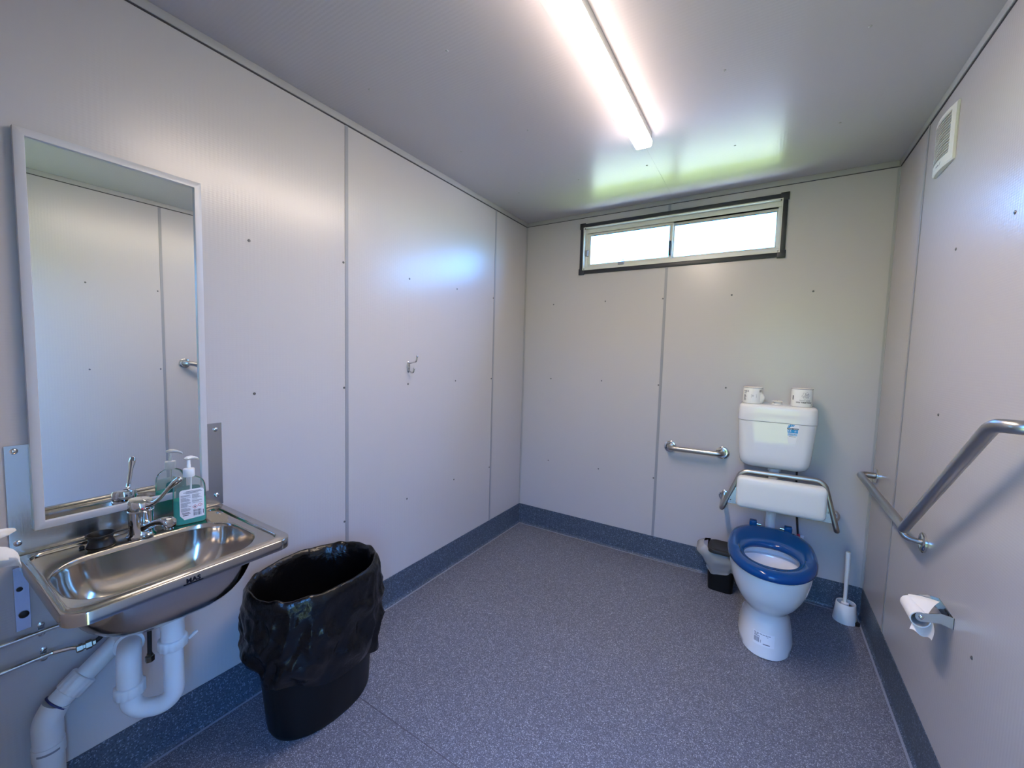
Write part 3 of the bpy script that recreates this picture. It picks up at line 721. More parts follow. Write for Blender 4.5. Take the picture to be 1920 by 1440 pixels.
nut('coupling_nut', e_ - u_ * 0.050, e_ - u_ * 0.004, 0.033)
bm = nb(); cyl(bm, e_ - u_ * 0.006, e_ + u_ * 0.024, 0.0275, 24); obj('reducer', bm, 'pvc', tr)
bm = nb(); lathe(bm, [(0.0285, 0), (0.0312, 0.001), (0.0312, 0.004), (0.0285, 0.005)], e_ + u_ * 0.020, u_, 28); obj('seal_ring', bm, 'blue_seal', tr, label='dark blue rubber seal')
vx, vy = 0.055, -2.606
ve = fillet([e_ + u_ * 0.022, Vector((vx, vy, e_.z + u_.z * 0.022 - (0.0))) + Vector((0, -0.0, -0.035)), (vx, vy, 0.255)], 0.05, 8)
bm = nb(); tube(bm, ve, 0.0305, 26); obj('elbow', bm, 'pvc', tr)
bm = nb(); lathe(bm, [(0.0325, 0), (0.0325, 0.035)], (vx, vy, 0.250), (0, 0, 1), 28); obj('socket', bm, 'pvc', tr)
bm = nb(); lathe(bm, [(0.0300, 0.0), (0.0300, 0.255)], (vx, vy, 0), (0, 0, 1), 28); obj('drain_pipe', bm, 'pvc', tr)
bm = nb(); quad(bm, lambda a, h: Vector((vx + 0.0329 * math.cos(a), vy + 0.0329 * math.sin(a), h)), -0.9, 0.268, 0.5, 0.274, 8); obj('pipe_print', bm, 'ink_grey', tr, smooth=False)
def clip(par, y, z, s=1):
    bm = nb()
    for dz in (-0.013, 0.013): lathe(bm, [(0.007, 0), (0.007, 0.002), (0.004, 0.0035), (0.0005, 0.004)], (0.0004, y, z + dz), (1, 0, 0), 12)
    box(bm, (0.0004, y - 0.006, z - 0.018), (0.0014, y + 0.006, z + 0.018))
    obj('clip', bm, 'plate_steel', par)
wp = empty('water_pipe', (0, -2.70, 0.583), 'upper thin chromed water pipe clipped to the wall under the basin', 'pipe', 'water pipes under the basin')
bm = nb(); tube(bm, fillet([(0.013, -2.95, 0.586), (0.013, -2.47, 0.580), (0.013, -2.43, 0.66)], 0.03), 0.0065, 14); obj('tube', bm, 'polished', wp)
clip(wp, -2.600, 0.583)
wp = empty('water_pipe', (0, -2.70, 0.510), 'lower thin water pipe ending in a brass union and dark hose', 'pipe', 'water pipes under the basin')
bm = nb(); tube(bm, fillet([(0.013, -2.95, 0.510), (0.013, -2.585, 0.510), (0.026, -2.550, 0.508), (0.034, -2.535, 0.504)], 0.03), 0.0065, 14); obj('tube', bm, 'polished', wp)
clip(wp, -2.598, 0.510)
bm = nb(); lathe(bm, [(0.008, -0.018), (0.011, -0.016), (0.011, -0.004), (0.0085, -0.003), (0.0085, 0.001), (0.0125, 0.002), (0.0125, 0.014), (0.009, 0.016), (0.009, 0.022)], (0.036, -2.525, 0.502), (0.15, 0.98, 0.05), 6); obj('union', bm, 'brass', wp, angle=25)
bm = nb(); tube(bm, fillet([(0.038, -2.508, 0.502), (0.034, -2.490, 0.508), (0.018, -2.462, 0.545), (0.020, -2.435, 0.62), (0.060, -2.406, 0.79)], 0.05), 0.0062, 12); obj('hose', bm, 'rubber', wp, label='dark braided hose')
th_ = empty('tap_hose', (0.12, -2.405, 0.42), 'short dark hose hanging from the tap with a brass nut', 'hose')
bm = nb(); tube(bm, [(0.115, -2.404, 0.70), (0.118, -2.404, 0.55), (0.12, -2.406, 0.440)], 0.0058, 12); obj('hose', bm, 'rubber', th_)
bm = nb(); lathe(bm, [(0.0075, 0.025), (0.0075, 0.018), (0.0115, 0.017), (0.0115, 0.001), (0.010, 0)], (0.12, -2.406, 0.415), (0, 0, 1), 6); obj('nut', bm, 'brass', th_, angle=25)

# ------------------------------------------------------------------ large black bin with liner
rb = empty('rubbish_bin', (0.25, -1.935, 0), 'large black oval bin with black liner beside the basin', 'bin')
HB = 0.545
def oval(u, grow=0.0, z=None, n=96, wob=None):
    cx = 0.250 + 0.022 * u; cy = -1.930 - 0.030 * u; hx = 0.128 + 0.040 * u + grow; hy = 0.190 + 0.030 * u + grow
    z = HB * u if z is None else z
    out = []
    for i in range(n):
        a = 2 * PI * i / n; c, s = math.cos(a), math.sin(a)
        k = 1.0 if wob is None else wob(a)
        dx = hx * math.copysign(abs(c) ** 0.9, c) * k; dy = hy * math.copysign(abs(s) ** 0.9, s) * k
        out.append(Vector((cx + dx, cy + dy, z)))
    return out
rib = lambda a: 1.0 + 0.010 * max(0, math.cos(6 * a)) ** 0.3 * (1 if math.cos(6 * a) > 0 else 0)
bm = nb()
loft(bm, [oval(0.0, -0.012, 0.0), oval(0.0, -0.003, 0.002), oval(0.01, 0, 0.010), oval(0.02, 0, 0.02, wob=rib), oval(0.5, wob=rib), oval(0.88, wob=rib), oval(0.92), oval(0.99, 0.006), oval(1.0, 0.006), oval(1.0, -0.002), oval(0.5, -0.004), oval(0.03, -0.006, 0.02)], True, True)
obj('bin_body', bm, 'black_plastic', rb, angle=30)
n = 288
def hem(a):
    # a: 0 towards +x, pi/2 towards +y ; lower edge of the folded-over liner
    h = 0.245 - 0.040 * math.cos(a + 0.2) - 0.040 * math.sin(a) + 0.010 * math.sin(5 * a + 1.0) + 0.014 * noise.noise(Vector((math.cos(a) * 3, math.sin(a) * 3, 1.7)))
    return h - 0.030 * math.exp(-((a - 4.98) / 0.13) ** 2)
def lring(kind, v):
    out = []
    for i in range(n):
        a = 2 * PI * i / n; c, s = math.cos(a), math.sin(a)
        P = Vector((c * 2.2, s * 2.2, 0))
        if kind == 'in':
            u = 0.06 + 0.93 * v; z = HB * u; g = -0.010 - 0.012 * (1 - v) + 0.016 * (noise.noise(Vector((c * 3, s * 3, v * 3))) - 0.3) * (1 if v < 0.97 else 0.3)
        elif kind == 'rim':
            u = 1.0; z = HB + 0.004 + 0.010 * math.sin(PI * v) + 0.010 * max(-0.3, noise.noise(Vector((c * 4, s * 4, 5)))); g = -0.006 + 0.018 * v
        else:
            h = hem(a); z = HB + (h - HB) * v; u = z / HB
            fold = (abs(math.sin(3.5 * a + 2.0 * v + 1.6 * noise.noise(Vector((c * 1.5, s * 1.5, v * 1.2))))) - 0.5) * 0.022 * v
            rg_ = 0.5 - abs(noise.noise(Vector((c * 2.6 + 0.9 * v, s * 2.6, v * 2.6 + 3)))) * 2.2
            r2_ = 0.5 - abs(noise.noise(Vector((c * 5.5, s * 5.5 + v, v * 5.0 + 9)))) * 2.0
            g = 0.014 + 0.020 * math.sin(min(v, 1) * PI * 0.72) + fold + (0.017 * rg_ + 0.007 * r2_) * (0.25 + 0.75 * math.sin(PI * min(1, v * 0.9)))
            g = max(g, 0.011)
        cx = 0.250 + 0.022 * u; cy = -1.930 - 0.030 * u; hx = 0.128 + 0.040 * u + g; hy = 0.190 + 0.030 * u + g
        out.append(Vector((cx + hx * math.copysign(abs(c) ** 0.9, c), cy + hy * math.copysign(abs(s) ** 0.9, s), z)))
    return out
rg = [lring('in', k / 10) for k in range(11)] + [lring('rim', k / 4) for k in range(5)] + [lring('out', k / 34) for k in range(1, 35)]
bm = nb(); loft(bm, rg, True, False)
for f in list(bm.faces):
    if len(f.verts) > 4: bmesh.ops.triangulate(bm, faces=[f])
obj('liner', bm, 'liner', rb, angle=70, label='crinkled black plastic liner folded over the rim')

# ------------------------------------------------------------------ coat hook
hk = empty('coat_hook', (0, -1.247, 1.290), 'small chrome double coat hook on the left wall', 'hook')
bm = nb(); loft(bm, [[Vector((x, -1.247 + wy * math.cos(a), 1.292 + wz * math.sin(a))) for a in [2 * PI * i / 24 for i in range(24)]] for x, wy, wz in ((0.0004, 0.012, 0.031), (0.004, 0.012, 0.031), (0.007, 0.008, 0.026), (0.008, 0.003, 0.018))])
obj('back_plate', bm, 'chrome', hk)
bm = nb(); tube(bm, fillet([(0.004, -1.247, 1.312), (0.060, -1.247, 1.322), (0.066, -1.247, 1.350)], 0.014, 6), 0.0042, 12); bmesh.ops.create_uvsphere(bm, u_segments=12, v_segments=8, radius=0.006, matrix=Matrix.Translation((0.0665, -1.247, 1.351))); obj('upper_prong', bm, 'chrome', hk)
bm = nb(); tube(bm, fillet([(0.004, -1.247, 1.276), (0.020, -1.247, 1.262), (0.040, -1.247, 1.262), (0.045, -1.247, 1.284)], 0.014, 6), 0.0042, 12); bmesh.ops.create_uvsphere(bm, u_segments=12, v_segments=8, radius=0.0055, matrix=Matrix.Translation((0.0453, -1.247, 1.285))); obj('lower_prong', bm, 'chrome', hk)
for dz in (0.02, -0.018):
    bm = nb(); lathe(bm, [(0.0035, 0), (0.003, 0.0015), (0.0005, 0.002)], (0.0075, -1.247, 1.292 + dz * 0.4), (1, 0, 0), 10); obj('screw', bm, 'screw', hk)

# ------------------------------------------------------------------ toilet
TC = 1.733
tl = empty('toilet', (TC, -0.45, 0), 'white ceramic toilet pan with a blue open seat', 'toilet')
bm = nb()
sec = [(0.0, 0.114, 0.224, 0.24), (0.004, 0.119, 0.230, 0.245), (0.03, 0.118, 0.228, 0.245), (0.09, 0.108, 0.212, 0.24), (0.15, 0.0985, 0.195, 0.235), (0.185, 0.0985, 0.192, 0.235), (0.200, 0.106, 0.203, 0.236), (0.220, 0.122, 0.226, 0.238), (0.25, 0.141, 0.255, 0.24), (0.29, 0.158, 0.283, 0.245), (0.33, 0.169, 0.302, 0.25), (0.37, 0.176, 0.313, 0.255), (0.405, 0.179, 0.318, 0.258), (0.420, 0.178, 0.316, 0.258), (0.426, 0.172, 0.309, 0.254)]
rings = [egg(TC, -0.455, hx, hf, hb, z, 56, 2.25, 2.6) for z, hx, hf, hb in sec]
ins = [(0.426, 0.128, 0.235, 0.10), (0.420, 0.124, 0.230, 0.095), (0.40, 0.128, 0.235, 0.10), (0.389, 0.127, 0.234, 0.099), (0.387, 0.116, 0.212, 0.078), (0.372, 0.112, 0.205, 0.072), (0.33, 0.100, 0.185, 0.068), (0.29, 0.090, 0.165, 0.085), (0.25, 0.066, 0.115, 0.07), (0.21, 0.05, 0.075, 0.05), (0.17, 0.03, 0.05, 0.03)]
rings += [egg(TC, -0.500, hx, hf, hb, z, 56, 2.1, 2.1) for z, hx, hf, hb in ins]
loft(bm, rings, True, True); obj('pan', bm, 'ceramic', tl, angle=55)
bm = nb(); bm.faces.new([bm.verts.new(p) for p in egg(TC, -0.500, 0.080, 0.145, 0.080, 0.272, 40)]); obj('water', bm, 'water', tl, smooth=False)
# seat
bm = nb()
O = lambda d, z: egg(TC, -0.500, 0.187 - d, 0.312 - d, 0.292 - d, z, 72, 2.15, 2.9)
I = lambda d, z: egg(TC, -0.575, 0.111 + d, 0.136 + d, 0.128 + d, z, 72, 2.1, 2.1)
rings = [O(0.006, 0.428), O(0.0, 0.434), O(0.0, 0.446), O(0.006, 0.458), O(0.020, 0.466), O(0.045, 0.468)]
rings += [[a.lerp(b, k) + Vector((0, 0, -0.003 * math.sin(PI * k))) for a, b in zip(O(0.045, 0.468), I(0.014, 0.460))] for k in (0.33, 0.66)]
rings += [I(0.014, 0.460), I(0.005, 0.455), I(0.0, 0.447), I(0.0, 0.438), I(0.006, 0.430), I(0.014, 0.428)]
loft(bm, rings + [rings[0]], False, False); st = obj('seat', bm, 'seat_blue', tl, angle=60, label='thick glossy blue plastic seat')
for dx in (-0.082, 0.082):
    bm = nb(); box(bm, (TC + dx - 0.018, -0.222, 0.434), (TC + dx + 0.018, -0.186, 0.482), 0.005, 3); hg = obj('hinge', bm, 'seat_blue', tl)
    bm = nb(); cyl(bm, (TC + dx - math.copysign(0.018, dx), -0.202, 0.462), (TC + dx - math.copysign(0.038, dx), -0.202, 0.462), 0.006, 14); obj('hinge_pin', bm, 'chrome', hg)
# barcode sticker on the foot
def foot(x, z):
    # front of the foot surface at height z, x across
    for (z0_, a0, f0, _), (z1_, a1, f1, _) in zip(sec, sec[1:]):
        if z0_ <= z <= z1_:
            k = (z - z0_) / (z1_ - z0_); hx = a0 + (a1 - a0) * k; hf = f0 + (f1 - f0) * k; break
    c = min(abs(x) / hx, 0.999) ** 2.25
    return Vector((TC + x, -0.455 - hf * (1 - c) ** (1 / 2.25) - 0.0008, z))
def foot2(d): return lambda x, y: foot(x, y) + Vector((-0.0002, -d, 0))
bm = nb()
for i in range(10): quad(bm, foot2(0.0002), -0.050 + i * 0.0085, 0.055, -0.050 + (i + 1) * 0.0085, 0.108)
sk = obj('sticker', bm, 'sticker_white', tl, smooth=False, label='white barcode sticker on the foot')
bm = nb(); f3 = foot2(0.0008)
random.seed(5)
x = -0.046
while x < 0.020:
    w_ = random.uniform(0.004, 0.010); quad(bm, f3, x, 0.1005, min(x + w_, 0.022), 0.1035, 2); x += w_ + 0.0025
quad(bm, f3, -0.046, 0.0955, -0.030, 0.0980, 3); quad(bm, f3, 0.004, 0.0955, 0.010, 0.0975)
quad(bm, f3, -0.046, 0.0895, -0.024, 0.0925, 4)
x = -0.0465
while x < -0.027: w_ = random.choice((0.0007, 0.0013, 0.002)); quad(bm, f3, x, 0.066, x + w_, 0.086); x += w_ + 0.0007
quad(bm, f3, -0.0205, 0.067, -0.0185, 0.079); quad(bm, f3, -0.010, 0.0625, 0.018, 0.0665, 4)
obj('sticker_print', bm, 'ink_grey', sk, smooth=False, kind='stuff')

# ------------------------------------------------------------------ cistern
CX = 1.7265
cs = empty('cistern', (CX, 0, 0.77), 'white plastic cistern on the back wall above the backrest', 'cistern')
def crg(hx, y1, z, r=0.045):
    return rrect(CX, (y1 - 0.0006) / 2, hx, abs(y1 + 0.0006) / 2, [0.010, 0.010, r, r], z)
bm = nb()
tk = [(0.772, 0.130, -0.135), (0.778, 0.146, -0.155), (0.790, 0.158, -0.168), (0.812, 0.167, -0.178), (0.85, 0.172, -0.184), (0.95, 0.178, -0.191), (1.0405, 0.1835, -0.196)]
loft(bm, [crg(hx, y, z, 0.05) for z, hx, y in tk]); ta = obj('tank', bm, 'cistern_plastic', cs)
bm = nb()
ld = [(1.0425, 0.1855, -0.198), (1.047, 0.1865, -0.199), (1.115, 0.1842, -0.1968), (1.124, 0.1820, -0.1945), (1.1300, 0.1775, -0.190), (1.1335, 0.1705, -0.183), (1.1348, 0.160, -0.172), (1.1352, 0.10, -0.12)]
loft(bm, [crg(hx, y, z, 0.05 if hx > 0.12 else 0.03) for z, hx, y in ld]); lid = obj('lid', bm, 'cistern_plastic', cs)
bm = nb(); lathe(bm, [(0.026, 0), (0.026, 0.004), (0.017, 0.0045), (0.017, 0.013), (0.0255, 0.0145), (0.0265, 0.017), (0.022, 0.020), (0.0005, 0.0205)], (CX, -0.10, 1.1352), (0, 0, 1), 28); bt_ = obj('flush_button', bm, 'white_plastic', cs)
bm = nb(); box(bm, (CX - 0.0005, -0.124, 1.1555), (CX + 0.0005, -0.076, 1.1560)); obj('split_line', bm, 'ink_grey', bt_, smooth=False)
bm = nb(); tube(bm, fillet([(CX + 0.008, -0.098, 0.775), (CX + 0.008, -0.098, 0.400), (CX + 0.008, -0.205, 0.375)], 0.05, 8), 0.025, 24); obj('flush_pipe', bm, 'white_plastic', cs)
bm = nb(); lathe(bm, [(0.031, 0), (0.031, -0.022), (0.026, -0.024)], (CX + 0.008, -0.098, 0.776), (0, 0, 1), 24); obj('pipe_nut', bm, 'white_plastic', cs)
# water rating label
def tkf(x, z):
    k = [(a, b) for a, b in zip(tk, tk[1:]) if a[0] <= z <= b[0]]
    (za, _, ya), (zb, _, yb) = k[0] if k else (tk[-2], tk[-1])
    return ya + (yb - ya) * (z - za) / (zb - za)
def st_f(d): return lambda x, z: Vector((x, tkf(x, z) - d, z))
fs0, fs1, fs2 = st_f(0.0006), st_f(0.0009), st_f(0.0012)
SXc = 1.8035
hw = lambda z: 0.0165 + (0.0255 - 0.0165) * max(0, min(1, (z - 0.935) / 0.075))
bm = nb()
pts = [(SXc - 0.015, 0.935), (SXc + 0.014, 0.935), (SXc + 0.0165, 0.939), (SXc + 0.025, 1.006), (SXc + 0.0255, 1.036), (SXc + 0.021, 1.0395), (SXc - 0.013, 1.0400), (SXc - 0.022, 1.033), (SXc - 0.0265, 1.020), (SXc - 0.025, 1.000), (SXc - 0.0175, 0.939)]
poly(bm, fs0, pts); rl = obj('rating_label', bm, 'sticker_white', cs, smooth=False, label='blue and white water rating sticker')
bm = nb(); quad(bm, fs1, SXc - hw(0.995), 0.994, SXc + hw(0.995) - 0.001, 1.012)
poly(bm, fs1, [(SXc - 0.0262, 1.021), (SXc - 0.016, 1.0205), (SXc - 0.010, 1.0285), (SXc + 0.003, 1.030), (SXc + 0.006, 1.0385), (SXc - 0.0128, 1.0395), (SXc - 0.0215, 1.033)])
obj('blue_band', bm, 'sticker_blue', rl, smooth=False)
bm = nb(); quad(bm, fs1, SXc - hw(0.985), 0.978, SXc + hw(0.98) - 0.001, 0.992); obj('pale_band', bm, 'sticker_pale', rl, smooth=False)
bm = nb(); quad(bm, fs1, SXc - 0.0262, 1.0125, SXc + 0.0245, 1.020); obj('dark_band', bm, 'sticker_dark', rl, smooth=False)
bm = nb(); add_flat(bm, text_shape('3.5', 0.0125, 0.0002), lambda x, y: fs2(SXc - 0.0225 + x, 1.0005 + y))
for sx_, sz_ in ((-0.0215, 1.0255), (-0.0165, 1.0325), (-0.0085, 1.0355), (-0.0005, 1.0358)):
    poly(bm, fs2, [(SXc + sx_ + (0.0030 if i % 2 == 0 else 0.0013) * math.sin(i * PI / 5), sz_ + (0.0030 if i % 2 == 0 else 0.0013) * math.cos(i * PI / 5)) for i in range(10)])
quad(bm, fs2, SXc - 0.022, 1.0150, SXc - 0.004, 1.0170); quad(bm, fs2, SXc + 0.002, 1.0150, SXc + 0.021, 1.0170)
quad(bm, fs2, SXc + 0.006, 1.003, SXc + 0.020, 1.0045); poly(bm, fs2, [(SXc + 0.008, 0.997), (SXc + 0.010, 0.997), (SXc + 0.013, 1.009), (SXc + 0.0115, 1.009)])
obj('label_print', bm, 'sticker_white', rl, smooth=False, kind='stuff')
bm = nb()
for x0_, x1_, z_ in ((-0.017, 0.000, 0.988), (0.005, 0.012, 0.988), (-0.016, 0.002, 0.982), (-0.016, 0.015, 0.9735)): quad(bm, fs2, SXc + x0_, z_ - 0.001, SXc + x1_, z_ + 0.0008)
obj('label_text', bm, 'ink_grey', rl, smooth=False, kind='stuff')
# inlet hose and stop valve
sv = empty('supply_hose', (1.876, -0.02, 0.33), 'thin dark water hose with red tag below the cistern', 'hose')
bm = nb(); tube(bm, [(1.845, -0.030, 0.7715), (1.850, -0.026, 0.62), (1.862, -0.022, 0.50), (1.874, -0.020, 0.385)], 0.0052, 12); obj('hose', bm, 'rubber', sv)
bm = nb(); lathe(bm, [(0.0075, 0.0), (0.0085, 0.004), (0.0085, 0.055), (0.0070, 0.060)], (1.8765, -0.020, 0.330), (0, 0, 1), 14); obj('valve', bm, 'red_plastic', sv, label='red valve sleeve')
bm = nb(); box(bm, (1.8865, -0.0215, 0.338), (1.902, -0.0205, 0.385), 0.0004, 1); obj('paper_tag', bm, 'sticker_white', sv)
bm = nb(); cyl(bm, (1.8765, -0.0004, 0.340), (1.8765, -0.020, 0.340), 0.007, 12); obj('wall_stub', bm, 'brass', sv)

# ------------------------------------------------------------------ spare toilet rolls on the cistern
def roll_mapper(cx, cy, z, r, a0):
    return lambda x, y: Vector((cx + (r + 0.0006) * math.cos(a0 + x / r), cy + (r + 0.0006) * math.sin(a0 + x / r), z + y))
def spare_roll(cx, cy, z, r, h, label, flap=False):
    t = empty('toilet_roll', (cx, cy, z), label, 'toilet roll', 'wrapped toilet rolls on the cistern')
    bm = nb(); lathe(bm, [(r - 0.003, 0), (r - 0.0005, 0.0015), (r, 0.004), (r, h - 0.004), (r - 0.001, h - 0.0005)], (cx, cy, z), (0, 0, 1), 48, False); obj('wrapper', bm, 'paper_wrap', t)
    bm = nb(); lathe(bm, [(r - 0.0012, h - 0.0012), (r - 0.006, h), (r * 0.55, h + 0.0005), (0.020, h - 0.001), (0.018, h - 0.006), (0.018, 0.002), (r - 0.004, 0.001)], (cx, cy, z), (0, 0, 1), 48, False); obj('paper', bm, 'paper', t)
    bm = nb(); lathe(bm, [(r + 0.0004, h - 0.0042), (r + 0.0004, h - 0.0018)], (cx, cy, z), (0, 0, 1), 48, False); obj('edge_band', bm, 'ink_grey', t)
    return t
ZC = 1.1354
RX1, RY1 = 1.606, -0.135
t1 = spare_roll(RX1, RY1, ZC, 0.0485, 0.092, 'wrapped toilet roll on the left end of the cistern')
dr = -PI / 2 - 0.05
bm = nb(); fm = roll_mapper(RX1, RY1, ZC, 0.0487, dr)
outline(bm, fm, [(-0.004, 0.036), (0.022, 0.036), (0.022, 0.053), (-0.004, 0.053)], 0.0008); 
for yy in (0.048, 0.045, 0.042): quad(bm, fm, -0.001, yy - 0.0008, 0.007, yy + 0.0004, 3)
obj('panel_print', bm, 'ink_grey', t1, smooth=False, kind='stuff')
bm = nb()
add_flat(bm, text_shape('Toilet R', 0.0095, 0.0003, 0, 'RIGHT'), lambda x, y: fm(-0.0175 + x, 0.0665 + y)); add_flat(bm, text_shape('2 Ply', 0.0075, 0.0002, 0, 'RIGHT'), lambda x, y: fm(-0.030 + x, 0.057 + y))
for i, yy in enumerate((0.048, 0.042, 0.036, 0.030, 0.024, 0.018)): quad(bm, fm, -0.047, yy, -0.035 + 0.002 * (i % 3), yy + 0.0025, 4)
for yy in (0.0775, 0.0715, 0.0665): quad(bm, fm, 0.036, yy, 0.050, yy + 0.0026, 4)
obj('wrapper_print', bm, 'ink', t1, smooth=False, kind='stuff')
bm = nb()
fl_ = []
for j in range(9):
    v = j / 8; hgt = 0.006 + 0.062 * v; bulge = 0.012 * math.sin(PI * min(1, v * 1.15)) + 0.001
    fl_.append([Vector((RX1 + (0.049 + bulge * math.sin(PI * k / 10)) * math.cos(-0.75 + 0.9 * k / 10), RY1 + (0.049 + bulge * math.sin(PI * k / 10)) * math.sin(-0.75 + 0.9 * k / 10), ZC + hgt)) for k in range(11)])
loft(bm, fl_, False, False, closed=False); bmesh.ops.solidify(bm, geom=bm.faces[:], thickness=0.0006); obj('loose_flap', bm, 'paper_wrap', t1, label='crumpled loose wrapper end')
RX2, RY2 = 1.836, -0.125
t2 = spare_roll(RX2, RY2, ZC, 0.0490, 0.098, 'wrapped toilet roll on the right end of the cistern')
fm2 = roll_mapper(RX2, RY2, ZC, 0.0492, -PI / 2 - 0.06)
bm = nb()
cl = []
for i in range(36):
    a = 2 * PI * i / 36; rad = 1 + 0.17 * math.sin(6 * a + 0.6) 
    cl.append((0.0175 + 0.0165 * rad * math.cos(a), 0.0615 + 0.0165 * rad * math.sin(a)))
outline(bm, fm2, cl, 0.0010)
add_flat(bm, text_shape('Soft', 0.0125, 0.0002, 0.35, 'CENTER'), lambda x, y: fm2(0.0200 + x, 0.0635 + y)); add_flat(bm, text_shape('Classic', 0.0100, 0.0002, 0.35, 'CENTER'), lambda x, y: fm2(0.0165 + x, 0.0535 + y))
add_flat(bm, text_shape('Premium Quality', 0.0075, 0.0001, 0.35, 'CENTER'), lambda x, y: fm2(0.0145 + x, 0.0330 + y))
obj('cloud_logo', bm, 'ink_grey', t2, smooth=False, kind='stuff')
bm = nb(); add_flat(bm, text_shape('2 PLY TOILET ROLLS', 0.0088, 0.0004, 0, 'LEFT'), lambda x, y: fm2(-0.0255 + x * 0.95, 0.0215 + y)); add_flat(bm, text_shape('x', 0.007, 0.0003), lambda x, y: fm2(0.050 + x, 0.012 + y))
quad(bm, fm2, -0.047, 0.036, -0.041, 0.060, 3)
obj('wrapper_print', bm, 'ink', t2, smooth=False, kind='stuff')

# ------------------------------------------------------------------ grab rails
def flange(par, p, ax, r=0.0385, m='polished', h=0.010):
    bm = nb(); lathe(bm, [(r - 0.001, 0), (r, 0.001), (r, h - 0.003), (r - 0.003, h - 0.0005), (r * 0.62, h + 0.001), (0.020, h + 0.001), (0.0165, h)], p, ax, 36); return obj('flange', bm, m, par)
gb = empty('grab_rail', (1.31, 0, 0.797), 'short straight steel grab rail on the back wall left of cistern', 'rail')
bm = nb(); tube(bm, fillet([(1.153, -0.004, 0.796), (1.153, -0.062, 0.796), (1.462, -0.062, 0.799), (1.462, -0.004, 0.799)], 0.042, 8), 0.0160, 20); obj('rail', bm, 'rail_steel', gb)
flange(gb, (1.153, -0.0005, 0.796), (0, -1, 0)); flange(gb, (1.462, -0.0005, 0.799), (0, -1, 0))
gr = empty('grab_rail', (W, -0.80, 0.795), 'long cranked steel grab rail along the right wall', 'rail')
XR = 2.111
jn = Vector((XR, -0.885, 0.793)); up_ = Vector((XR, -1.452, 1.240))
bm = nb(); tube(bm, fillet([(W - 0.004, -0.085, 0.800), (XR, -0.085, 0.800), jn], 0.045, 8), 0.0160, 20); obj('horizontal_rail', bm, 'rail_steel', gr)
bm = nb(); tube(bm, fillet([jn - (up_ - jn).normalized() * 0.010, up_, (XR + 0.02, -1.500, 1.243), (W - 0.004, -1.500, 1.243)], [0, 0.075, 0.03, 0], 10), 0.0160, 20); obj('sloping_rail', bm, 'rail_steel', gr)
bm = nb(); tube(bm, fillet([(XR + 0.004, -0.800, 0.788), (XR + 0.014, -0.818, 0.738), (W - 0.004, -0.838, 0.737)], 0.034, 8), 0.0095, 16); obj('stub', bm, 'rail_steel', gr)
flange(gr, (W - 0.0005, -0.085, 0.800), (-1, 0, 0), 0.036); flange(gr, (W - 0.0005, -0.838, 0.737), (-1, 0, 0), 0.036); flange(gr, (W - 0.0005, -1.500, 1.243), (-1, 0, 0), 0.036)

# ------------------------------------------------------------------ padded backrest
br = empty('padded_backrest', (1.76, 0, 0.53), 'white padded backrest in a bent steel tube frame', 'backrest')
bl, brr, ttl, ttr = (1.487, -0.205, 0.502), (2.024, -0.205, 0.496), (1.580, -0.195, 0.750), (1.954, -0.195, 0.757)
bm = nb(); tube(bm, fillet([(1.487, -0.004, 0.532), (1.487, -0.205, 0.502), ttl, ttr, (2.024, -0.205, 0.496), (2.024, -0.004, 0.528)], [0, 0.032, 0.05, 0.05, 0.032, 0], 10), 0.0130, 18); obj('tube_frame', bm, 'rail_steel', br)
flange(br, (1.490, -0.0005, 0.532), (0, -1, 0), 0.034); flange(br, (2.024, -0.0005, 0.528), (0, -1, 0), 0.034)
bm = nb()
pl = [(1.514, 0.556), (1.998, 0.548), (1.948, 0.735), (1.588, 0.731)]
loft(bm, [[Vector((x, y, z)) for x, z in pl] for y in (-0.2085, -0.2115)]); bp_ = obj('back_plate', bm, 'plate_steel', br, label='pale steel plate behind the pad')
for x, z in ((1.532, 0.575), (1.552, 0.655), (1.584, 0.715), (1.98, 0.60)):
    bm = nb(); lathe(bm, [(0.004, 0), (0.003, 0.002), (0.0005, 0.0025)], (x, -0.2115, z), (0, -1, 0), 10); obj('rivet', bm, 'screw', bp_)
bm = nb()
def pad(d, y):
    r = rrect(1.7635, 0.6440, 0.2045 - d, 0.0880 - d, 0.026 - min(d, 0.012) * 0.5, 0, 8, 6)
    return [Vector((v.x, y, v.y + (v.x - 1.7635) * 0.006)) for v in r]
loft(bm, [pad(0.002, -0.2118), pad(0.0, -0.215), pad(0.0, -0.242), pad(0.002, -0.250), pad(0.007, -0.256), pad(0.016, -0.260), pad(0.040, -0.262)]); obj('pad', bm, 'pad_vinyl', br, label='white upholstered pad')

# ------------------------------------------------------------------ small pedal bin with a clear bag
pb = empty('pedal_bin', (1.505, -0.125, 0), 'small dark lidded bin with a clear bag left of the toilet', 'bin')
bm = nb(); loft(bm, [rrect(1.505, -0.122, hx, hy, 0.026, z) for z, hx, hy in ((0, 0.062, 0.066), (0.003, 0.066, 0.070), (0.015, 0.067, 0.071), (0.225, 0.078, 0.081), (0.235, 0.079, 0.082), (0.235, 0.074, 0.077), (0.02, 0.062, 0.066))]); obj('bin_body', bm, 'black_plastic', pb)
bm = nb(); loft(bm, [rrect(1.512, -0.137, hx, hy, r, z) for z, hx, hy, r in ((0.238, 0.080, 0.084, 0.035), (0.241, 0.084, 0.088, 0.038), (0.252, 0.084, 0.088, 0.038), (0.259, 0.080, 0.084, 0.035), (0.261, 0.070, 0.074, 0.03), (0.262, 0.068, 0.072, 0.028), (0.260, 0.064, 0.068, 0.026))]); ldd = obj('lid', bm, 'bin_grey', pb, label='dark grey lid')
bm = nb(); box(bm, (1.452, -0.208, 0.2602), (1.572, -0.199, 0.2612), 0.0003, 1); obj('slot', bm, 'rubber', ldd, smooth=False)
bm = nb()
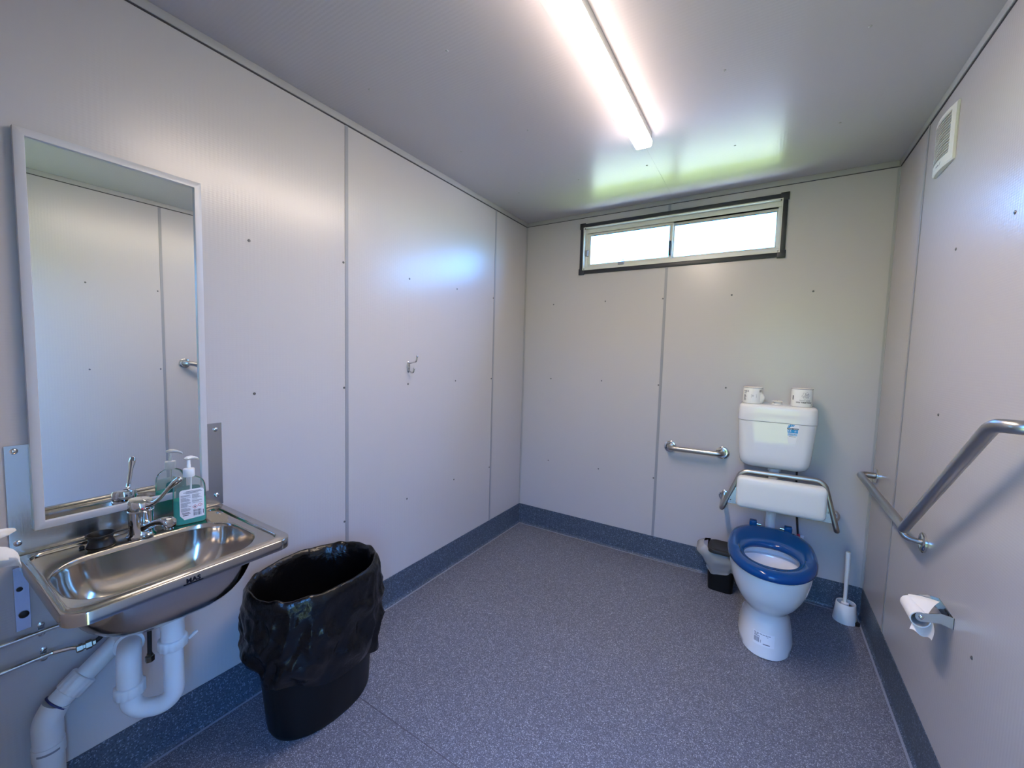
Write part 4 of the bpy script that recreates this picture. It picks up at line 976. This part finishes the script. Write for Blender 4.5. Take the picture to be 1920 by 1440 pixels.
rg = []
nn = 64
for j in range(16):
    v = j / 15; z = 0.236 - 0.115 * v
    ring = []
    for i in range(nn):
        a = 2 * PI * i / nn; c, s = math.cos(a), math.sin(a)
        left = max(0, -c)
        lf = 0.052 * math.exp(-((v - 0.28) / 0.30) ** 2) * left ** 2
        g = 0.003 + 0.010 * math.sin(PI * min(1, v * 1.1)) + lf + 0.008 * v * (1 + math.sin(11 * a + 4 * v)) * 0.6 + 0.006 * noise.noise(Vector((c * 3, s * 3, v * 4)))
        if s > 0.3: g = min(g, 0.012)
        hx, hy = 0.0795 + g, 0.0825 + g * (0.9 if s < 0 else 0.3)
        zz = z + 0.030 * left * (1 - v) - v * (0.018 * math.sin(3 * a + 1.2) - 0.016 * left) 
        ring.append(Vector((1.505 + hx * math.copysign(abs(c) ** 0.6, c), -0.122 + hy * math.copysign(abs(s) ** 0.6, s), zz)))
    rg.append(ring)
loft(bm, rg, False, False); obj('bag', bm, 'bag_film', pb, angle=80, label='crumpled translucent bag over the rim')

# ------------------------------------------------------------------ toilet brush
hx_, hy_ = 2.099, -0.098
tb = empty('brush_holder', (hx_, hy_, 0), 'white cup holder for the toilet brush in the corner', 'holder')
bm = nb()
nn = 48
rg = []
for r, z in ((0.052, 0.0), (0.0525, 0.002), (0.0425, 0.098), (0.041, 0.100), (0.039, 0.098), (0.047, 0.006), (0.0005, 0.005)):
    rg.append([Vector((hx_ + r * math.cos(2 * PI * i / nn), hy_ + r * math.sin(2 * PI * i / nn), z + (-(r * math.sin(2 * PI * i / nn) * 0.0)))) for i in range(nn)])
loft(bm, rg, False, True)
# notch at the foot
nf = [f for f in bm.faces if all(v.co.z < 0.099 for v in f.verts)]
hb_ = obj('cup', bm, 'white_plastic', tb)
bm = nb(); box(bm, (hx_ + 0.018, hy_ - 0.053, 0.0006), (hx_ + 0.040, hy_ - 0.028, 0.018), rot=Matrix.Rotation(math.radians(28), 3, 'Z'), piv=(hx_, hy_, 0)); obj('foot_notch', bm, 'rubber', tb, smooth=False, label='dark notch at the foot')
bb = empty('toilet_brush', (hx_, hy_, 0.02), 'white toilet brush standing in its holder', 'brush')
bm = nb(); tube(bm, [(hx_ - 0.004, hy_, 0.100), (hx_ - 0.005, hy_, 0.106), (hx_ - 0.005, hy_, 0.140), (hx_ - 0.007, hy_, 0.30), (hx_ - 0.0085, hy_, 0.372), (hx_ - 0.0085, hy_, 0.375)], [0.009, 0.0085, 0.0088, 0.0100, 0.0112, 0.0100], 16); obj('handle', bm, 'white_plastic', bb)
bm = nb(); lathe(bm, [(0.015, 0.080), (0.017, 0.083), (0.017, 0.096), (0.009, 0.100)], (hx_ - 0.004, hy_, 0), (0, 0, 1), 20); obj('ferrule', bm, 'white_plastic', bb)
bm = nb()
random.seed(11)
for i in range(420):
    a = random.uniform(0, 2 * PI); z = random.uniform(0.025, 0.086); rr_ = random.uniform(0.026, 0.0345)
    d = Vector((math.cos(a), math.sin(a), 0)); s_ = Vector((-d.y, d.x, 0)) * 0.0009
    p0 = Vector((hx_ - 0.003, hy_, z)) + d * 0.006; p1 = Vector((hx_ - 0.001, hy_, z + random.uniform(-0.002, 0.006))) + d * rr_
    v = [bm.verts.new(q) for q in (p0 + s_, p0 - s_, p1 - s_ * 0.6, p1 + s_ * 0.6)]
    bm.faces.new(v)
obj('bristles', bm, 'rubber', bb, smooth=False, kind='stuff')

# ------------------------------------------------------------------ toilet roll holder on the right wall
th = empty('roll_holder', (W, -1.08, 0.60), 'brushed steel toilet roll holder on the right wall', 'holder')
bm = nb(); box(bm, (W - 0.0025, -1.142, 0.587), (W - 0.0004, -1.018, 0.622), 0.0005, 1); hp = obj('wall_plate', bm, 'plate_steel', th)
for y in (-1.118, -1.098, -1.078):
    bm = nb(); box(bm, (W - 0.0033, y - 0.0065, 0.6095), (W - 0.0024, y + 0.0065, 0.6165), 0.0003, 1); obj('slot', bm, 'rubber', hp, smooth=False)
RXA, RZA = 2.109, 0.600
for y0, y1 in ((-1.142, -1.1395), (-1.0205, -1.018)):
    bm = nb()
    pr2 = [(W - 0.0004, 0.587), (W - 0.0004, 0.622), (W - 0.03, 0.626), (RXA + 0.004, RZA + 0.013)] + [(RXA + 0.014 * math.cos(a), RZA + 0.014 * math.sin(a)) for a in [PI / 2 + PI * i / 10 for i in range(11)]] + [(W - 0.03, 0.596)]
    loft(bm, [[Vector((x, y, z)) for x, z in pr2] for y in (y0, y1)]); ar = obj('arm', bm, 'plate_steel', th)
    bm = nb(); bmesh.ops.create_uvsphere(bm, u_segments=14, v_segments=8, radius=0.007, matrix=Matrix.Translation((RXA, y0 - 0.001 if y0 < -1.1 else y1 + 0.001, RZA)) @ Matrix.Diagonal((1, 0.45, 1, 1))); obj('pivot', bm, 'chrome', ar)
rl_ = empty('hanging_toilet_roll', (RXA, -1.08, RZA), 'nearly finished toilet roll on the wall holder', 'toilet roll')
ya, yb = -1.134, -1.026
RC, RZc = RXA, RZA - 0.012
def ring_tube(r0, r1): 
    bm = nb()
    lathe(bm, [(r0, 0), (r0, yb - ya), (r1, yb - ya), (r1, 0), (r0, 0)], (RC, ya, RZc), (0, 1, 0), 40, False); return bm
obj('core', ring_tube(0.0222, 0.0208), 'card', rl_); obj('sheets', ring_tube(0.0240, 0.0223), 'paper', rl_)
def sheet(nm, path, y0f, y1f, thick=0.0007, ny=8):
    bm = nb(); g = []
    for k, (x, z) in enumerate(path):
        u = k / (len(path) - 1)
        g.append([Vector((x + 0.0015 * math.sin(4 * j / ny + 3 * u), y0f(u) + (y1f(u) - y0f(u)) * j / ny, z)) for j in range(ny + 1)])
    loft(bm, g, False, False, closed=False); bmesh.ops.solidify(bm, geom=bm.faces[:], thickness=thick); return obj(nm, bm, 'paper', rl_)
bm = nb(); g = []
for k in range(9):
    u = k / 8
    row = []
    for j in range(13):
        w_ = j / 12; y = -1.150 + (0.132 - 0.052 * u) * w_
        zb_ = 0.540 - 0.022 * w_ + 0.004 * math.sin(9 * w_)
        zt_ = RZc + 0.006 - 0.020 * w_
        row.append(Vector((RC + 0.0245 - 0.0300 * w_ ** 1.5 * (0.45 + 0.55 * u) + 0.004 * math.sin(PI * u), y, zt_ + (zb_ - zt_) * u)))
    g.append(row)
loft(bm, g, False, False, closed=False); bmesh.ops.solidify(bm, geom=bm.faces[:], thickness=0.0008); obj('hanging_sheet', bm, 'paper', rl_)
bm = nb()
A_, B_, C_, E2, F_ = (Vector(q) for q in ((2.103, -1.022, 0.613), (2.150, -1.124, 0.655), (2.122, -1.139, 0.611), (2.160, -1.024, 0.616), (2.108, -1.066, 0.6125)))
rows = 8
top = [A_.lerp(F_, k / 5) for k in range(6)] + [F_.lerp(C_, k / 5) for k in range(1, 6)]
bot = [E2.lerp(B_, k / 10) for k in range(11)]
g = [[a.lerp(b, v / rows) + Vector((0, 0, 0.006 * math.sin(PI * v / rows) * (0.4 + 0.6 * i / 10))) for i, (a, b) in enumerate(zip(top, bot))] for v in range(rows + 1)]
loft(bm, g, False, False, closed=False); bmesh.ops.solidify(bm, geom=bm.faces[:], thickness=0.0008); obj('folded_flap', bm, 'paper', rl_)

# ------------------------------------------------------------------ extractor fan
ef = empty('extractor_fan', (W, -0.665, 2.105), 'white louvred extractor fan high on the right wall', 'fan')
fy0, fy1, fz0, fz1 = -0.760, -0.572, 2.106, 2.307
dep = lambda v: 0.008 + 0.0125 * math.sin(PI * (0.02 + 0.86 * v))     # how far the front stands off the wall, v along y
bm = nb()
nv = 14
def fanring(inset, off):
    return [Vector((W - off(k / nv), fy0 + inset + (fy1 - fy0 - 2 * inset) * k / nv, z)) for k in range(nv + 1) for z in ()]
rgs = []
for k in range(nv + 1):
    v = k / nv; y = fy0 + (fy1 - fy0) * v; x = W - dep(v)
    rgs.append([Vector((W - 0.0004, y, fz0)), Vector((x + 0.004, y, fz0)), Vector((x, y, fz0 + 0.006)), Vector((x, y, fz0 + 0.036)), Vector((x + 0.0068, y, fz0 + 0.037)), Vector((x + 0.0068, y, fz1 - 0.019)), Vector((x, y, fz1 - 0.018)), Vector((x, y, fz1 - 0.006)), Vector((x + 0.004, y, fz1)), Vector((W - 0.0004, y, fz1))])
loft(bm, rgs); hs_ = obj('housing', bm, 'fan_plastic', ef, angle=30)
for s0, s1 in ((0.0, 0.15), (0.96, 1.0)):
    bm = nb(); loft(bm, [[Vector((W - dep(v) + 0.006, fy0 + (fy1 - fy0) * v, z)) for z in (fz0 + 0.036, fz1 - 0.018)] + [Vector((W - dep(v), fy0 + (fy1 - fy0) * v, z)) for z in (fz1 - 0.018, fz0 + 0.036)] for v in [s0 + (s1 - s0) * q / 4 for q in range(5)]]); obj('side_rail', bm, 'fan_plastic', ef)
ns = 14
for k in range(ns):
    z = fz0 + 0.0415 + k * (fz1 - 0.022 - fz0 - 0.0415) / (ns - 1)
    bm = nb()
    loft(bm, [[Vector((W - dep(v) + 0.006, fy0 + (fy1 - fy0) * v, z + 0.0030)), Vector((W - dep(v) - 0.0004, fy0 + (fy1 - fy0) * v, z - 0.0022)), Vector((W - dep(v) - 0.0004, fy0 + (fy1 - fy0) * v, z + 0.0002)), Vector((W - dep(v) + 0.006, fy0 + (fy1 - fy0) * v, z + 0.0050))] for v in [0.15 + 0.81 * q / 12 for q in range(13)]])
    obj('slat', bm, 'fan_plastic', ef)
bm = nb()
ff = lambda x, y: Vector((W - dep((fy1 - x - fy0) / (fy1 - fy0)) - 0.0006, fy1 - x, fz0 + y))
quad(bm, ff, 0.070, 0.014, 0.098, 0.019, 6); poly(bm, ff, [(0.104, 0.012), (0.107, 0.012), (0.112, 0.024), (0.108, 0.024)])
obj('maker_mark', bm, 'ink_grey', ef, smooth=False)
